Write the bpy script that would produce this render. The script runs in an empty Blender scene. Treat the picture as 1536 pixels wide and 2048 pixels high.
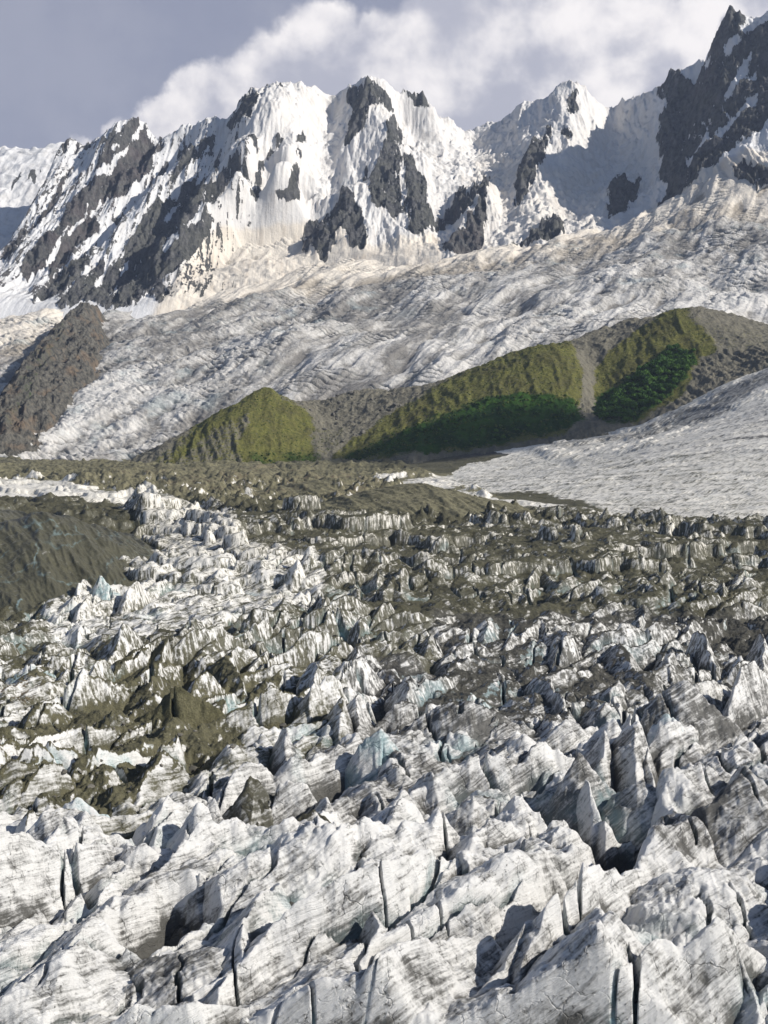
import bpy, math, random
import numpy as np

# ------------------------------------------------------------------ basics
F, CX, HY, ZC = 2668.0, 768.0, 800.0, 130.0      # focal length and principal point in photo pixels, eye height
Q = 1.0                                          # mesh density
rng = np.random.default_rng(7)
scn = bpy.context.scene
COL = scn.collection
f32 = np.float32


def P3(px, py, Y):
    return ((px - CX) / F * Y, Y, ZC + (HY - py) / F * Y)


# ------------------------------------------------------------------ noise
def _perm(seed):
    p = np.random.default_rng(seed).permutation(256).astype(np.int32)
    return np.concatenate([p, p])


_GA = np.linspace(0, 2 * np.pi, 64, endpoint=False)
_GX, _GY = np.cos(_GA).astype(f32), np.sin(_GA).astype(f32)
_PC = {}


def perlin(x, y, seed=0):
    if seed not in _PC:
        _PC[seed] = _perm(seed)
    p = _PC[seed]
    x = np.asarray(x, f32); y = np.asarray(y, f32)
    xi = np.floor(x); yi = np.floor(y)
    fx = x - xi; fy = y - yi
    xi = xi.astype(np.int32) & 255; yi = yi.astype(np.int32) & 255
    u = fx * fx * fx * (fx * (fx * 6 - 15) + 10); v = fy * fy * fy * (fy * (fy * 6 - 15) + 10)

    def g(ix, iy, dx, dy):
        h = p[p[ix & 255] + (iy & 255)] & 63
        return _GX[h] * dx + _GY[h] * dy
    a = g(xi, yi, fx, fy); b = g(xi + 1, yi, fx - 1, fy)
    c = g(xi, yi + 1, fx, fy - 1); d = g(xi + 1, yi + 1, fx - 1, fy - 1)
    ab = a + (b - a) * u
    return (ab + ((c + (d - c) * u) - ab) * v) * 1.5


def fbm(x, y, octs=5, seed=0, gain=0.5, lac=2.03):
    s = np.zeros_like(np.asarray(x, f32)); a = 1.0; n = 0.0
    for i in range(octs):
        s += a * perlin(x, y, seed + i); n += a
        x = x * lac + 17.3; y = y * lac - 9.1; a *= gain
    return s / n


def ridged(x, y, octs=5, seed=0, gain=0.5, lac=2.05):
    s = np.zeros_like(np.asarray(x, f32)); a = 1.0; n = 0.0; w = 1.0
    for i in range(octs):
        r = 1 - np.abs(perlin(x, y, seed + i)); r = r * r
        s += a * r * w; w = np.clip(r * 1.6, 0, 1); n += a
        x = x * lac + 5.7; y = y * lac + 31.1; a *= gain
    return s / n


def sstep(a, b, x):
    t = np.clip((x - a) / (b - a), 0, 1)
    return t * t * (3 - 2 * t)


def mix(a, b, t):
    return a + (b - a) * t


# ------------------------------------------------------------------ control surfaces from traced points
class Surf:
    """smooth surface through 3-D control points (multiquadric + plane)"""

    def __init__(self, pts, c=60.0, lam=0.0, sc=1000.0):
        P = np.array(pts, float); self.sc = sc; self.c = c / sc
        self.xy = P[:, :2] / sc; z = P[:, 2]; n = len(P)
        K = np.sqrt(((self.xy[:, None] - self.xy[None]) ** 2).sum(2) + self.c ** 2)
        K -= np.eye(n) * lam
        A = np.zeros((n + 3, n + 3)); A[:n, :n] = K
        A[:n, n] = 1; A[:n, n + 1:] = self.xy; A[n:, :n] = A[:n, n:].T
        self.w = np.linalg.solve(A, np.concatenate([z, [0, 0, 0]]))

    def __call__(self, x, y):
        sh = x.shape; x = (x.ravel() / self.sc).astype(f32); y = (y.ravel() / self.sc).astype(f32)
        n = len(self.xy); w = self.w.astype(f32)
        out = (w[n] + w[n + 1] * x + w[n + 2] * y).astype(f32)
        X = self.xy.astype(f32); c2 = f32(self.c ** 2)
        for i in range(n):
            out += w[i] * np.sqrt((x - X[i, 0]) ** 2 + (y - X[i, 1]) ** 2 + c2)
        return out.reshape(sh)


def line(pts, step=70.0, close=False):
    """densify a (px,py,Y) polyline into 3-D points"""
    P = [np.array(P3(*p)) for p in pts]; out = [P[0]]
    for a, b in zip(P[:-1], P[1:]):
        k = max(1, int(np.linalg.norm(b - a) / step))
        for j in range(1, k + 1):
            out.append(a + (b - a) * j / k)
    return [tuple(p) for p in out]


# ------------------------------------------------------------------ traced regions
def region(polys, w=800, h=1060, x0=-32, y0=0, blur=2, sc=2.0):
    """polygons (photo pixels, value) rasterised at half size, softened; returns a sampler over photo pixels"""
    R = np.zeros((h, w), f32)
    gx, gy = np.meshgrid(np.arange(w) * sc + x0, np.arange(h) * sc + y0)
    for val, pts in polys:
        pts = np.array(pts, float)
        i0 = max(int((pts[:, 1].min() - y0) / sc), 0); i1 = min(int((pts[:, 1].max() - y0) / sc) + 2, h)
        if i1 <= i0:
            continue
        X = gx[i0:i1]; Y = gy[i0:i1]; ins = np.zeros(X.shape, bool)
        for (ax, ay), (bx, by) in zip(pts, np.roll(pts, -1, 0)):
            if ay == by:
                continue
            ins ^= ((ay > Y) != (by > Y)) & (X < (bx - ax) * (Y - ay) / (by - ay) + ax)
        R[i0:i1][ins] = val
    for _ in range(blur):
        Rp = np.pad(R, 1, mode='edge')
        R = (Rp[:-2, 1:-1] + Rp[2:, 1:-1] + Rp[1:-1, :-2] + Rp[1:-1, 2:] + 2 * Rp[1:-1, 1:-1]) / 6

    def S(px, py):
        u = np.clip((px - x0) / sc, 0, w - 1.001); v = np.clip((py - y0) / sc, 0, h - 1.001)
        i = u.astype(np.int32); j = v.astype(np.int32); fu = u - i; fv = v - j
        return ((R[j, i] * (1 - fu) + R[j, i + 1] * fu) * (1 - fv) + (R[j + 1, i] * (1 - fu) + R[j + 1, i + 1] * fu) * fv).astype(f32)
    return S


def zp(ox, oy, s, *polys):
    return [[(ox + x / s, oy + y / s) for x, y in p] for p in polys]


def proj(x, y, z):
    return CX + x / y * F, HY - (z - ZC) / y * F


# ------------------------------------------------------------------ mesh helpers
def grid_xy(u0, u1, nu, ys):
    u = np.linspace(u0, u1, nu).astype(f32)
    Y = np.repeat(ys.astype(f32)[:, None], nu, 1)
    return u[None] * Y, Y


def put_mesh(name, V, quads, mat, attrs=None, tris=None, smooth=True):
    me = bpy.data.meshes.new(name)
    nv = len(V); nq = len(quads)
    me.vertices.add(nv); me.vertices.foreach_set('co', np.ascontiguousarray(V, f32).ravel())
    k = quads.shape[1]
    me.loops.add(nq * k); me.polygons.add(nq)
    me.polygons.foreach_set('loop_start', np.arange(nq, dtype=np.int32) * k)
    me.loops.foreach_set('vertex_index', np.ascontiguousarray(quads, np.int32).ravel())
    me.update(calc_edges=True)
    if smooth:
        me.shade_smooth()
    for an, av in (attrs or {}).items():
        a = me.attributes.new(an, 'FLOAT', 'POINT'); a.data.foreach_set('value', np.ascontiguousarray(av, f32).ravel())
    me.materials.append(mat)
    o = bpy.data.objects.new(name, me); COL.objects.link(o)
    return o


def grid_quads(nr, nc):
    i = np.arange(nr * nc, dtype=np.int32).reshape(nr, nc)
    return np.stack([i[:-1, :-1], i[:-1, 1:], i[1:, 1:], i[1:, :-1]], -1).reshape(-1, 4)


def put_grid(name, X, Y, Z, mat, attrs=None, keep=None):
    nr, nc = X.shape
    q = grid_quads(nr, nc)
    V = np.stack([X, Y, Z], -1).reshape(-1, 3)
    A = {k: np.broadcast_to(v, X.shape).ravel() for k, v in (attrs or {}).items()}
    if keep is not None:
        kf = keep.ravel()[q].any(1); q = q[kf]
        used = np.zeros(len(V), bool); used[q.ravel()] = True
        idx = np.cumsum(used) - 1
        q = idx[q]; V = V[used]; A = {k: v[used] for k, v in A.items()}
    return put_mesh(name, V, q, mat, A)


def tag(o, label=None, cat=None, group=None, kind=None):
    if label: o['label'] = label
    if cat: o['category'] = cat
    if group: o['group'] = group
    if kind: o['kind'] = kind
    return o


# ------------------------------------------------------------------ materials
class NT:
    def __init__(self, name):
        self.m = bpy.data.materials.new(name); self.m.use_nodes = True
        self.t = self.m.node_tree; self.n = self.t.nodes; self.n.clear()
        self.out = self.n.new('ShaderNodeOutputMaterial'); self.b = self.n.new('ShaderNodeBsdfPrincipled')
        self.t.links.new(self.b.outputs[0], self.out.inputs[0])
        g = self.n.new('ShaderNodeNewGeometry'); self.pos = g.outputs['Position']; self.nrm = g.outputs['Normal']
        s = self.n.new('ShaderNodeSeparateXYZ'); self.L(self.nrm, s.inputs[0]); self.nz = s.outputs[2]

    def L(self, a, b):
        self.t.links.new(a, b)

    def S(self, sock, v):
        if isinstance(v, (int, float)):
            sock.default_value = v
        elif isinstance(v, tuple):
            sock.default_value = v if len(v) == len(sock.default_value) else (*v, 1)[:len(sock.default_value)]
        else:
            self.L(v, sock)

    def attr(self, name):
        a = self.n.new('ShaderNodeAttribute'); a.attribute_name = name
        return a.outputs['Fac']

    def math(self, op, a, b=0.0, c=None, clamp=False):
        m = self.n.new('ShaderNodeMath'); m.operation = op; m.use_clamp = clamp
        self.S(m.inputs[0], a); self.S(m.inputs[1], b)
        if c is not None: self.S(m.inputs[2], c)
        return m.outputs[0]

    def noise(self, scale=(1, 1, 1), rot=(0, 0, 0), detail=5, rough=0.55, s=1.0, dist=0.0):
        mp = self.n.new('ShaderNodeMapping'); self.L(self.pos, mp.inputs[0])
        mp.inputs['Scale'].default_value = scale; mp.inputs['Rotation'].default_value = rot
        t = self.n.new('ShaderNodeTexNoise'); self.L(mp.outputs[0], t.inputs['Vector'])
        t.inputs['Scale'].default_value = s; t.inputs['Detail'].default_value = detail
        t.inputs['Roughness'].default_value = rough; t.inputs['Distortion'].default_value = dist
        return t.outputs['Fac']

    def layers(self, nrm, period, detail=6, rough=0.65, warp=None, warp_m=0.0, along=0.1):
        # noise squeezed into tilted sheets whose normal is nrm
        a = np.array(nrm, float); a /= np.linalg.norm(a)
        b = np.cross(a, (0, 1, 0)); b /= np.linalg.norm(b); c = np.cross(a, b)
        ds = []
        for v, k in ((a, 1 / period), (b, along / period), (c, along / period)):
            d = self.n.new('ShaderNodeVectorMath'); d.operation = 'DOT_PRODUCT'; self.L(self.pos, d.inputs[0]); d.inputs[1].default_value = tuple(v * k)
            ds.append(d.outputs['Value'])
        if warp is not None:
            ds[0] = self.math('ADD', ds[0], self.math('MULTIPLY', warp, warp_m / period))
        x = self.n.new('ShaderNodeCombineXYZ')
        for i in range(3): self.L(ds[i], x.inputs[i])
        t = self.n.new('ShaderNodeTexNoise'); self.L(x.outputs[0], t.inputs['Vector'])
        t.inputs['Scale'].default_value = 1.0; t.inputs['Detail'].default_value = detail; t.inputs['Roughness'].default_value = rough
        return t.outputs['Fac']

    def vor(self, scale=(1, 1, 1), s=1.0, feature='F1', out='Distance'):
        mp = self.n.new('ShaderNodeMapping'); self.L(self.pos, mp.inputs[0]); mp.inputs['Scale'].default_value = scale
        t = self.n.new('ShaderNodeTexVoronoi'); t.feature = feature; self.L(mp.outputs[0], t.inputs['Vector'])
        t.inputs['Scale'].default_value = s
        return t.outputs[out]

    def ramp(self, v, a, b, lo=0.0, hi=1.0):
        m = self.n.new('ShaderNodeMapRange'); m.interpolation_type = 'SMOOTHSTEP'; m.clamp = True
        self.S(m.inputs['Value'], v); self.S(m.inputs['From Min'], a); self.S(m.inputs['From Max'], b)
        m.inputs['To Min'].default_value = lo; m.inputs['To Max'].default_value = hi
        return m.outputs[0]

    def mix(self, f, a, b):
        m = self.n.new('ShaderNodeMix'); m.data_type = 'RGBA'
        self.S(m.inputs[0], f); self.S(m.inputs[6], a); self.S(m.inputs[7], b)
        return m.outputs[2]

    def bump(self, h, dist, strength=1.0, prev=None):
        b = self.n.new('ShaderNodeBump'); b.inputs['Strength'].default_value = strength
        b.inputs['Distance'].default_value = dist; self.L(h, b.inputs['Height'])
        if prev is not None: self.L(prev, b.inputs['Normal'])
        return b.outputs[0]

    def done(self, col, rough=0.8, normal=None, spec=0.2):
        self.S(self.b.inputs['Base Color'], col); self.S(self.b.inputs['Roughness'], rough)
        self.b.inputs['Specular IOR Level'].default_value = spec
        if normal is not None: self.L(normal, self.b.inputs['Normal'])
        return self.m


def ice_material():
    """glacier ice: attributes debris, dirt, blue, beige, cliff"""
    N = NT('glacier_ice')
    a = N.attr
    n_big = N.noise(s=0.02, detail=6)
    n_mid = N.noise(s=0.15, detail=6, rough=0.6)
    n_fine = N.noise(s=1.2, detail=6, rough=0.65)
    fol = N.layers((-0.62, 0.45, 0.72), 1.1, 7, 0.75, n_big, 9.0, 0.07)   # foliation bands
    drip = N.noise(scale=(1.0, 1.0, 0.045), s=0.55, detail=5, rough=0.65)              # melt streaks down the cliffs
    steep = N.ramp(N.nz, 0.85, 0.45)
    m = N.n.new('ShaderNodeMix'); m.data_type = 'FLOAT'; N.S(m.inputs[0], N.math('MULTIPLY', steep, a('cliff'))); N.S(m.inputs[2], fol); N.S(m.inputs[3], drip)
    streak = m.outputs[0]
    d = N.math('ADD', N.math('MULTIPLY', a('dirt'), 0.85), N.math('MULTIPLY', N.math('SUBTRACT', n_mid, 0.5), 1.1))
    d = N.math('ADD', d, N.math('MULTIPLY', N.math('SUBTRACT', streak, 0.5), N.math('ADD', 1.8, N.math('MULTIPLY', a('cliff'), 1.6))))
    d = N.math('ADD', d, N.math('MULTIPLY', N.math('SUBTRACT', n_fine, 0.5), 0.45))
    vd = N.n.new('ShaderNodeVectorMath'); vd.operation = 'ADD'; N.L(N.pos, vd.inputs[0])
    vq = N.n.new('ShaderNodeTexNoise'); N.L(N.pos, vq.inputs['Vector']); vq.inputs['Scale'].default_value = 0.25; vq.inputs['Detail'].default_value = 5
    vs_ = N.n.new('ShaderNodeVectorMath'); vs_.operation = 'SCALE'; N.L(vq.outputs['Color'], vs_.inputs[0]); vs_.inputs['Scale'].default_value = 5.0; N.L(vs_.outputs[0], vd.inputs[1])
    vo = N.n.new('ShaderNodeTexVoronoi'); vo.feature = 'DISTANCE_TO_EDGE'; N.L(vd.outputs[0], vo.inputs['Vector']); vo.inputs['Scale'].default_value = 0.13
    crack = N.math('MULTIPLY', N.ramp(vo.outputs['Distance'], 0.035, 0.0), N.ramp(n_mid, 0.42, 0.6))
    d = N.math('ADD', d, N.math('MULTIPLY', crack, 0.10))
    d = N.math('ADD', d, N.math('MULTIPLY', N.ramp(n_fine, 0.60, 0.70), N.ramp(n_mid, 0.40, 0.62, 0, 0.5)))
    dirt = N.ramp(d, 0.02, 0.66)
    white = N.mix(a('beige'), (0.72, 0.715, 0.70), (0.72, 0.665, 0.55))
    white = N.mix(N.ramp(n_big, 0.35, 0.65), white, N.mix(0.3, white, (0.66, 0.65, 0.62)))
    dark = N.mix(n_mid, (0.04, 0.039, 0.035), (0.13, 0.126, 0.113))
    dark = N.mix(a('olive'), dark, N.mix(n_mid, (0.036, 0.035, 0.017), (0.12, 0.113, 0.058)))
    c = N.mix(dirt, white, dark)
    bl = N.math('MULTIPLY', a('blue'), N.ramp(n_mid, 0.35, 0.6, 0, .85))
    c = N.mix(bl, c, (0.34, 0.50, 0.53))
    # gravel on the flatter tops
    db = N.math('ADD', a('debris'), N.math('MULTIPLY', N.math('SUBTRACT', n_mid, 0.5), 0.9))
    db = N.math('ADD', db, N.math('MULTIPLY', N.math('SUBTRACT', N.nz, 0.80), 1.5))
    db = N.math('ADD', db, N.math('MULTIPLY', N.math('SUBTRACT', n_fine, 0.5), 0.35))
    deb = N.ramp(db, 0.42, 0.60)
    st = N.vor(s=0.9, out='Color')
    sp = N.n.new('ShaderNodeSeparateXYZ'); N.L(st, sp.inputs[0])
    g1 = N.mix(a('olive'), (0.030, 0.029, 0.026), (0.036, 0.034, 0.016))
    g2 = N.mix(a('olive'), (0.095, 0.092, 0.08), (0.105, 0.10, 0.05))
    grav = N.mix(N.math('MULTIPLY', sp.outputs[0], N.ramp(n_fine, 0.3, 0.7)), g1, g2)
    grav = N.mix(N.math('MULTIPLY', a('rust'), N.ramp(n_big, 0.45, 0.6)), grav, (0.15, 0.10, 0.065))
    grav = N.mix(N.ramp(N.math('ADD', N.math('MULTIPLY', n_big, 0.5), N.math('MULTIPLY', n_mid, 0.5)), 0.38, 0.62, 0, 0.8), grav, N.mix(0.5, grav, N.mix(a('olive'), (0.15, 0.142, 0.122), (0.145, 0.135, 0.07))))
    grav = N.mix(N.math('MULTIPLY', a('pale'), N.ramp(n_mid, 0.3, 0.62)), grav, N.mix(n_fine, (0.10, 0.092, 0.05), (0.30, 0.275, 0.17)))
    c = N.mix(deb, c, grav)
    h = N.math('ADD', N.math('MULTIPLY', n_mid, 0.9), N.math('ADD', N.math('MULTIPLY', n_fine, N.math('ADD', 0.12, N.math('MULTIPLY', deb, 0.6))), N.math('SUBTRACT', N.math('MULTIPLY', streak, 1.2), N.math('MULTIPLY', crack, 0.35))))
    nb = N.bump(h, 1.0, 0.8)
    rough = N.ramp(deb, 0, 1, 0.42, 0.95)
    return N.done(c, rough, nb, 0.35)


def far_ice_material():
    """upper glacier seen from kilometres away: attributes dirt, beige, blue"""
    N = NT('upper_glacier_ice'); a = N.attr
    al = (0, 0, math.radians(-27))
    n0 = N.noise(s=0.004, detail=4)
    flow = N.layers((math.cos(math.radians(27)), -math.sin(math.radians(27)), 0.25), 34.0, 9, 0.68, n0, 260.0, 0.045)
    band = N.layers((math.cos(math.radians(27)), -math.sin(math.radians(27)), 0.25), 170.0, 5, 0.55, n0, 500.0, 0.12)
    n1 = N.noise(s=0.012, detail=8, rough=0.62)
    n2 = N.noise(s=0.09, detail=6, rough=0.7)
    d = N.math('ADD', N.math('ADD', 0.06, N.math('MULTIPLY', a('dirt'), 0.75)), N.math('MULTIPLY', N.math('SUBTRACT', flow, 0.5), 1.7))
    d = N.math('ADD', d, N.math('MULTIPLY', N.math('SUBTRACT', n1, 0.5), 0.8))
    d = N.math('ADD', d, N.math('MULTIPLY', N.math('SUBTRACT', band, 0.5), 1.3))
    d = N.math('ADD', d, N.math('MULTIPLY', N.math('SUBTRACT', n2, 0.5), 0.9))
    d = N.math('ADD', d, N.math('MULTIPLY', a('pit'), 0.5))
    dirt = N.ramp(d, 0.05, 0.90)
    white = N.mix(a('beige'), (0.65, 0.63, 0.595), (0.73, 0.665, 0.57))
    c = N.mix(dirt, white, N.mix(a('beige'), (0.20, 0.19, 0.175), (0.33, 0.29, 0.235)))
    c = N.mix(N.math('MULTIPLY', a('blue'), N.ramp(n1, 0.4, 0.6, 0, .6)), c, (0.45, 0.56, 0.58))
    h = N.math('ADD', N.math('MULTIPLY', n2, 1.0), N.math('MULTIPLY', flow, 1.0))
    return N.done(c, 0.7, N.bump(h, 7.0, 0.8), 0.2)


def mountain_material():
    """snow over rock: attributes rock, beige, warm"""
    N = NT('snow_and_rock'); a = N.attr
    n1 = N.noise(s=0.01, detail=9, rough=0.65)
    n2 = N.noise(s=0.05, detail=9, rough=0.72)
    strata = N.noise(scale=(1.0, 0.20, 0.22), rot=(0, 0.25, 0), s=0.05, detail=9, rough=0.72)
    flut = N.noise(scale=(1.0, 0.09, 0.12), s=0.07, detail=5, rough=0.6)
    r = N.math('ADD', a('rock'), N.math('MULTIPLY', N.math('SUBTRACT', n2, 0.5), 1.5))
    r = N.math('ADD', r, N.math('MULTIPLY', N.math('SUBTRACT', strata, 0.5), 1.9))
    rk = N.ramp(r, 0.44, 0.54)
    rc = N.mix(N.ramp(N.math('ADD', N.math('MULTIPLY', strata, 0.5), N.math('MULTIPLY', n2, 0.5)), 0.36, 0.64), (0.018, 0.021, 0.03), (0.165, 0.162, 0.158))
    rc = N.mix(N.math('MULTIPLY', a('warm'), N.ramp(n1, 0.35, 0.65)), rc, (0.12, 0.095, 0.088))
    rc = N.mix(N.math('MULTIPLY', N.math('SUBTRACT', 1.0, a('warm')), N.ramp(n1, 0.62, 0.42, 0, 0.22)), rc, (0.10, 0.105, 0.06))
    sn = N.mix(a('beige'), (0.68, 0.675, 0.67), (0.70, 0.635, 0.54))
    sn = N.mix(N.ramp(N.math('ADD', N.math('MULTIPLY', n1, 0.5), N.math('MULTIPLY', flut, 0.5)), 0.46, 0.66, 0, 0.6), sn, N.mix(a('beige'), (0.50, 0.48, 0.455), (0.5, 0.42, 0.33)))
    c = N.mix(rk, sn, rc)
    h = N.math('ADD', N.math('MULTIPLY', n2, N.math('ADD', N.math('MULTIPLY', rk, 14.0), 4.0)), N.math('MULTIPLY', strata, N.math('MULTIPLY', rk, 12.0)))
    h = N.math('ADD', h, N.math('MULTIPLY', flut, 4.0))
    return N.done(c, N.ramp(rk, 0, 1, 0.6, 0.9), N.bump(h, 1.0, 0.9), 0.15)


def moraine_material():
    """till, scree and grass: attributes grass, lush, bare"""
    N = NT('moraine_till'); a = N.attr
    n1 = N.noise(s=0.02, detail=8, rough=0.6)
    n2 = N.noise(s=0.12, detail=7, rough=0.7)
    n3 = N.noise(s=0.5, detail=4, rough=0.7)
    gul = N.noise(scale=(1.0, 0.12, 0.2), rot=(0, 0, -0.3), s=0.1, detail=6, rough=0.65)
    till = N.mix(n2, (0.085, 0.079, 0.058), (0.30, 0.278, 0.215))
    till = N.mix(N.ramp(gul, 0.35, 0.65), N.mix(0.35, till, (0.08, 0.075, 0.06)), till)
    grass = N.mix(N.ramp(n2, 0.3, 0.7), (0.080, 0.090, 0.016), (0.185, 0.176, 0.055))
    grass = N.mix(N.ramp(N.math('ADD', N.math('MULTIPLY', n1, 0.6), N.math('MULTIPLY', n3, 0.4)), 0.42, 0.62, 0, 0.55), grass, (0.07, 0.06, 0.03))
    lush_shade = N.mix(N.ramp(n1, 0.35, 0.65), (0.012, 0.038, 0.006), (0.035, 0.085, 0.010))  # leaf green, kept dark to hold the shade of the moraine foot too
    lush_shade = N.mix(N.ramp(n2, 0.5, 0.75, 0, 0.5), lush_shade, (0.06, 0.08, 0.02))
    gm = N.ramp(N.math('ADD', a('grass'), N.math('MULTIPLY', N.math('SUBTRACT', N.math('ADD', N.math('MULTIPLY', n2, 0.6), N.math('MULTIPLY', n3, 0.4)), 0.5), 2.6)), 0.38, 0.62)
    lm = N.ramp(N.math('ADD', a('lush_shade'), N.math('MULTIPLY', N.math('SUBTRACT', N.math('ADD', N.math('MULTIPLY', n2, 0.5), N.math('MULTIPLY', n1, 0.5)), 0.5), 2.6)), 0.30, 0.75)
    c = N.mix(gm, till, grass); c = N.mix(lm, c, lush_shade)
    h = N.math('ADD', N.math('MULTIPLY', n2, 5.0), N.math('ADD', N.math('MULTIPLY', gul, N.math('MULTIPLY', a('bare'), 6.0)), N.math('MULTIPLY', n3, 1.5)))
    return N.done(c, 0.95, N.bump(h, 1.0, 1.0), 0.1)
#PART2
# ================================================================== MAIN GLACIER
base_pts = []
for px in (-200, 300, 768, 1200, 1700):
    for Y in (200, 300, 420, 560, 720, 950):
        base_pts.append(((px - CX) / F * Y, Y, 0.0))
for px, py, Y in [(0, 1035, 1480), (400, 1035, 1480), (768, 1035, 1480), (1150, 1035, 1480), (1536, 1010, 1480), (1750, 1000, 1480),
                  (-150, 960, 2150), (100, 945, 2400), (400, 942, 2450), (640, 940, 2480), (870, 958, 2200), (1000, 945, 2200),
                  (1150, 893, 2380), (1270, 872, 2400), (1400, 800, 2480), (1536, 742, 2500), (1700, 700, 2500),
                  (1536, 850, 2000), (1700, 830, 2000), (1300, 905, 2000), (1100, 955, 1900), (1536, 930, 1700), (1250, 960, 1720),
                  (-100, 930, 2800), (400, 945, 2800), (900, 930, 2800), (1300, 860, 2800), (1700, 740, 2800)]:
    base_pts.append(P3(px, py, Y))
base_surf = Surf(base_pts, c=250)

R_rough = region([(1.0, [(-60, 900), (2000, 900), (2000, 2100), (-60, 2100)]),
                  (0.30, [(-60, 900), (1700, 640), (1700, 1095), (1100, 1085), (900, 1075), (500, 1058), (250, 1020), (-60, 985)]),
                  (0.10, [(700, 900), (1130, 830), (1700, 620), (1700, 1075), (1250, 1040), (1000, 1005)]),
                  (0.8, [(250, 1340), (450, 1350), (560, 1390), (650, 1440), (500, 1500), (430, 1560), (330, 1570), (200, 1650), (-60, 1660), (-60, 1480), (150, 1430)]),
                (0.30, [(1050, 905), (1280, 862), (1560, 725), (1700, 690), (1700, 740), (1560, 790), (1300, 905), (1150, 935)]),
                (0.55, [(-60, 990), (230, 1000), (290, 1060), (200, 1180), (-60, 1260)]),
                  (1.15, [(500, 1480), (1700, 1400), (1700, 1750), (100, 1800), (0, 1620)])], blur=14)
R_deb = region([(0.50, [(-60, 1030), (1700, 1030), (1700, 1340), (-60, 1340)]),
                (0.46, [(-60, 1340), (1700, 1340), (1700, 1460), (500, 1490), (-60, 1500)]),
                (0.16, [(-60, 1600), (450, 1500), (1700, 1440), (1700, 1760), (-60, 1760)]),
                (0.10, [(-60, 1760), (1700, 1740), (1700, 2200), (-60, 2200)]),
                (0.98, [(-60, 880), (400, 890), (700, 880), (960, 880), (1000, 915), (900, 957), (740, 972), (900, 1000), (1000, 1030), (1150, 1060), (1700, 1085), (1700, 1120), (1250, 1105), (1000, 1075), (700, 1060), (450, 1035), (300, 1015), (100, 970), (-60, 965)]),
                (0.55, [(1000, 1060), (1700, 1085), (1700, 1190), (1250, 1160)]),
                (0.86, [(250, 1340), (450, 1350), (560, 1390), (650, 1440), (500, 1500), (430, 1560), (330, 1570), (200, 1650), (-60, 1660), (-60, 1480), (150, 1430)]),
                (0.78, [(1350, 1215), (1600, 1215), (1600, 1320), (1400, 1320)]),
                (0.22, [(90, 1230), (230, 1100), (280, 1040), (460, 1040), (480, 1130), (640, 1150), (640, 1220), (400, 1270), (100, 1310)]),
                (0.20, [(-60, 970), (60, 968), (260, 1010), (440, 1040), (280, 1045), (120, 1000), (-60, 985)]),
                (0.62, [(-60, 1010), (230, 1035), (285, 1070), (230, 1130), (120, 1190), (-60, 1330)]),
                (0.0, [(880, 968), (1190, 890), (1700, 640), (1700, 1060), (1250, 1035), (1000, 1002)]),
                (0.5, [(870, 985), (1100, 990), (1230, 1030), (1000, 1010)])], blur=7)
R_dirt = region([(0.68, [(-60, 1030), (1700, 1030), (1700, 1340), (-60, 1340)]),
                 (0.48, [(-60, 1340), (1700, 1340), (1700, 1460), (500, 1490), (-60, 1500)]),
                 (0.42, [(-60, 1600), (450, 1500), (1700, 1440), (1700, 1640), (-60, 1700)]),
                 (0.52, [(850, 1250), (1550, 1250), (1550, 1420), (900, 1440)]),
                 (0.30, [(90, 1230), (230, 1100), (280, 1040), (460, 1040), (480, 1130), (640, 1150), (640, 1220), (400, 1270), (100, 1310)]),
                 (0.27, [(-60, 1700), (1700, 1660), (1700, 2200), (-60, 2200)]),
                 (0.95, [(-60, 1010), (230, 1035), (285, 1070), (230, 1130), (120, 1190), (-60, 1330)]),
                 (0.16, [(860, 962), (1130, 890), (1700, 640), (1700, 1075), (1250, 1040), (1000, 1005)]),
                 (0.6, [(1050, 905), (1280, 870), (1560, 740), (1560, 770), (1300, 890)]),
                 (0.55, [(1330, 1800), (1560, 1660), (1560, 1560), (1260, 1720)])], blur=9)
R_olive = region([(0.75, [(-60, 930), (2000, 900), (2000, 1330), (-60, 1330)]),
                  (0.85, [(-60, 1330), (700, 1330), (700, 1500), (400, 1600), (300, 1700), (-60, 1700)]),
                  (0.8, [(640, 960), (960, 960), (1050, 1040), (640, 1040)]),
                  (0.15, [(850, 1240), (1700, 1240), (1700, 1420), (900, 1450)])], blur=14)
R_pale = region([(1.0, [(-60, 930), (640, 935), (900, 955), (1060, 1020), (900, 1050), (400, 1020), (-60, 975)]), (.35, [(60, 1350), (600, 1350), (640, 1450), (300, 1640), (-60, 1640)])], blur=10)
R_rust = region([(0.5, [(200, 955), (640, 950), (900, 1010), (800, 1040), (400, 1010)]), (0.8, [(-60, 1390), (90, 1390), (90, 1450), (-60, 1450)])], blur=8)


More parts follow.
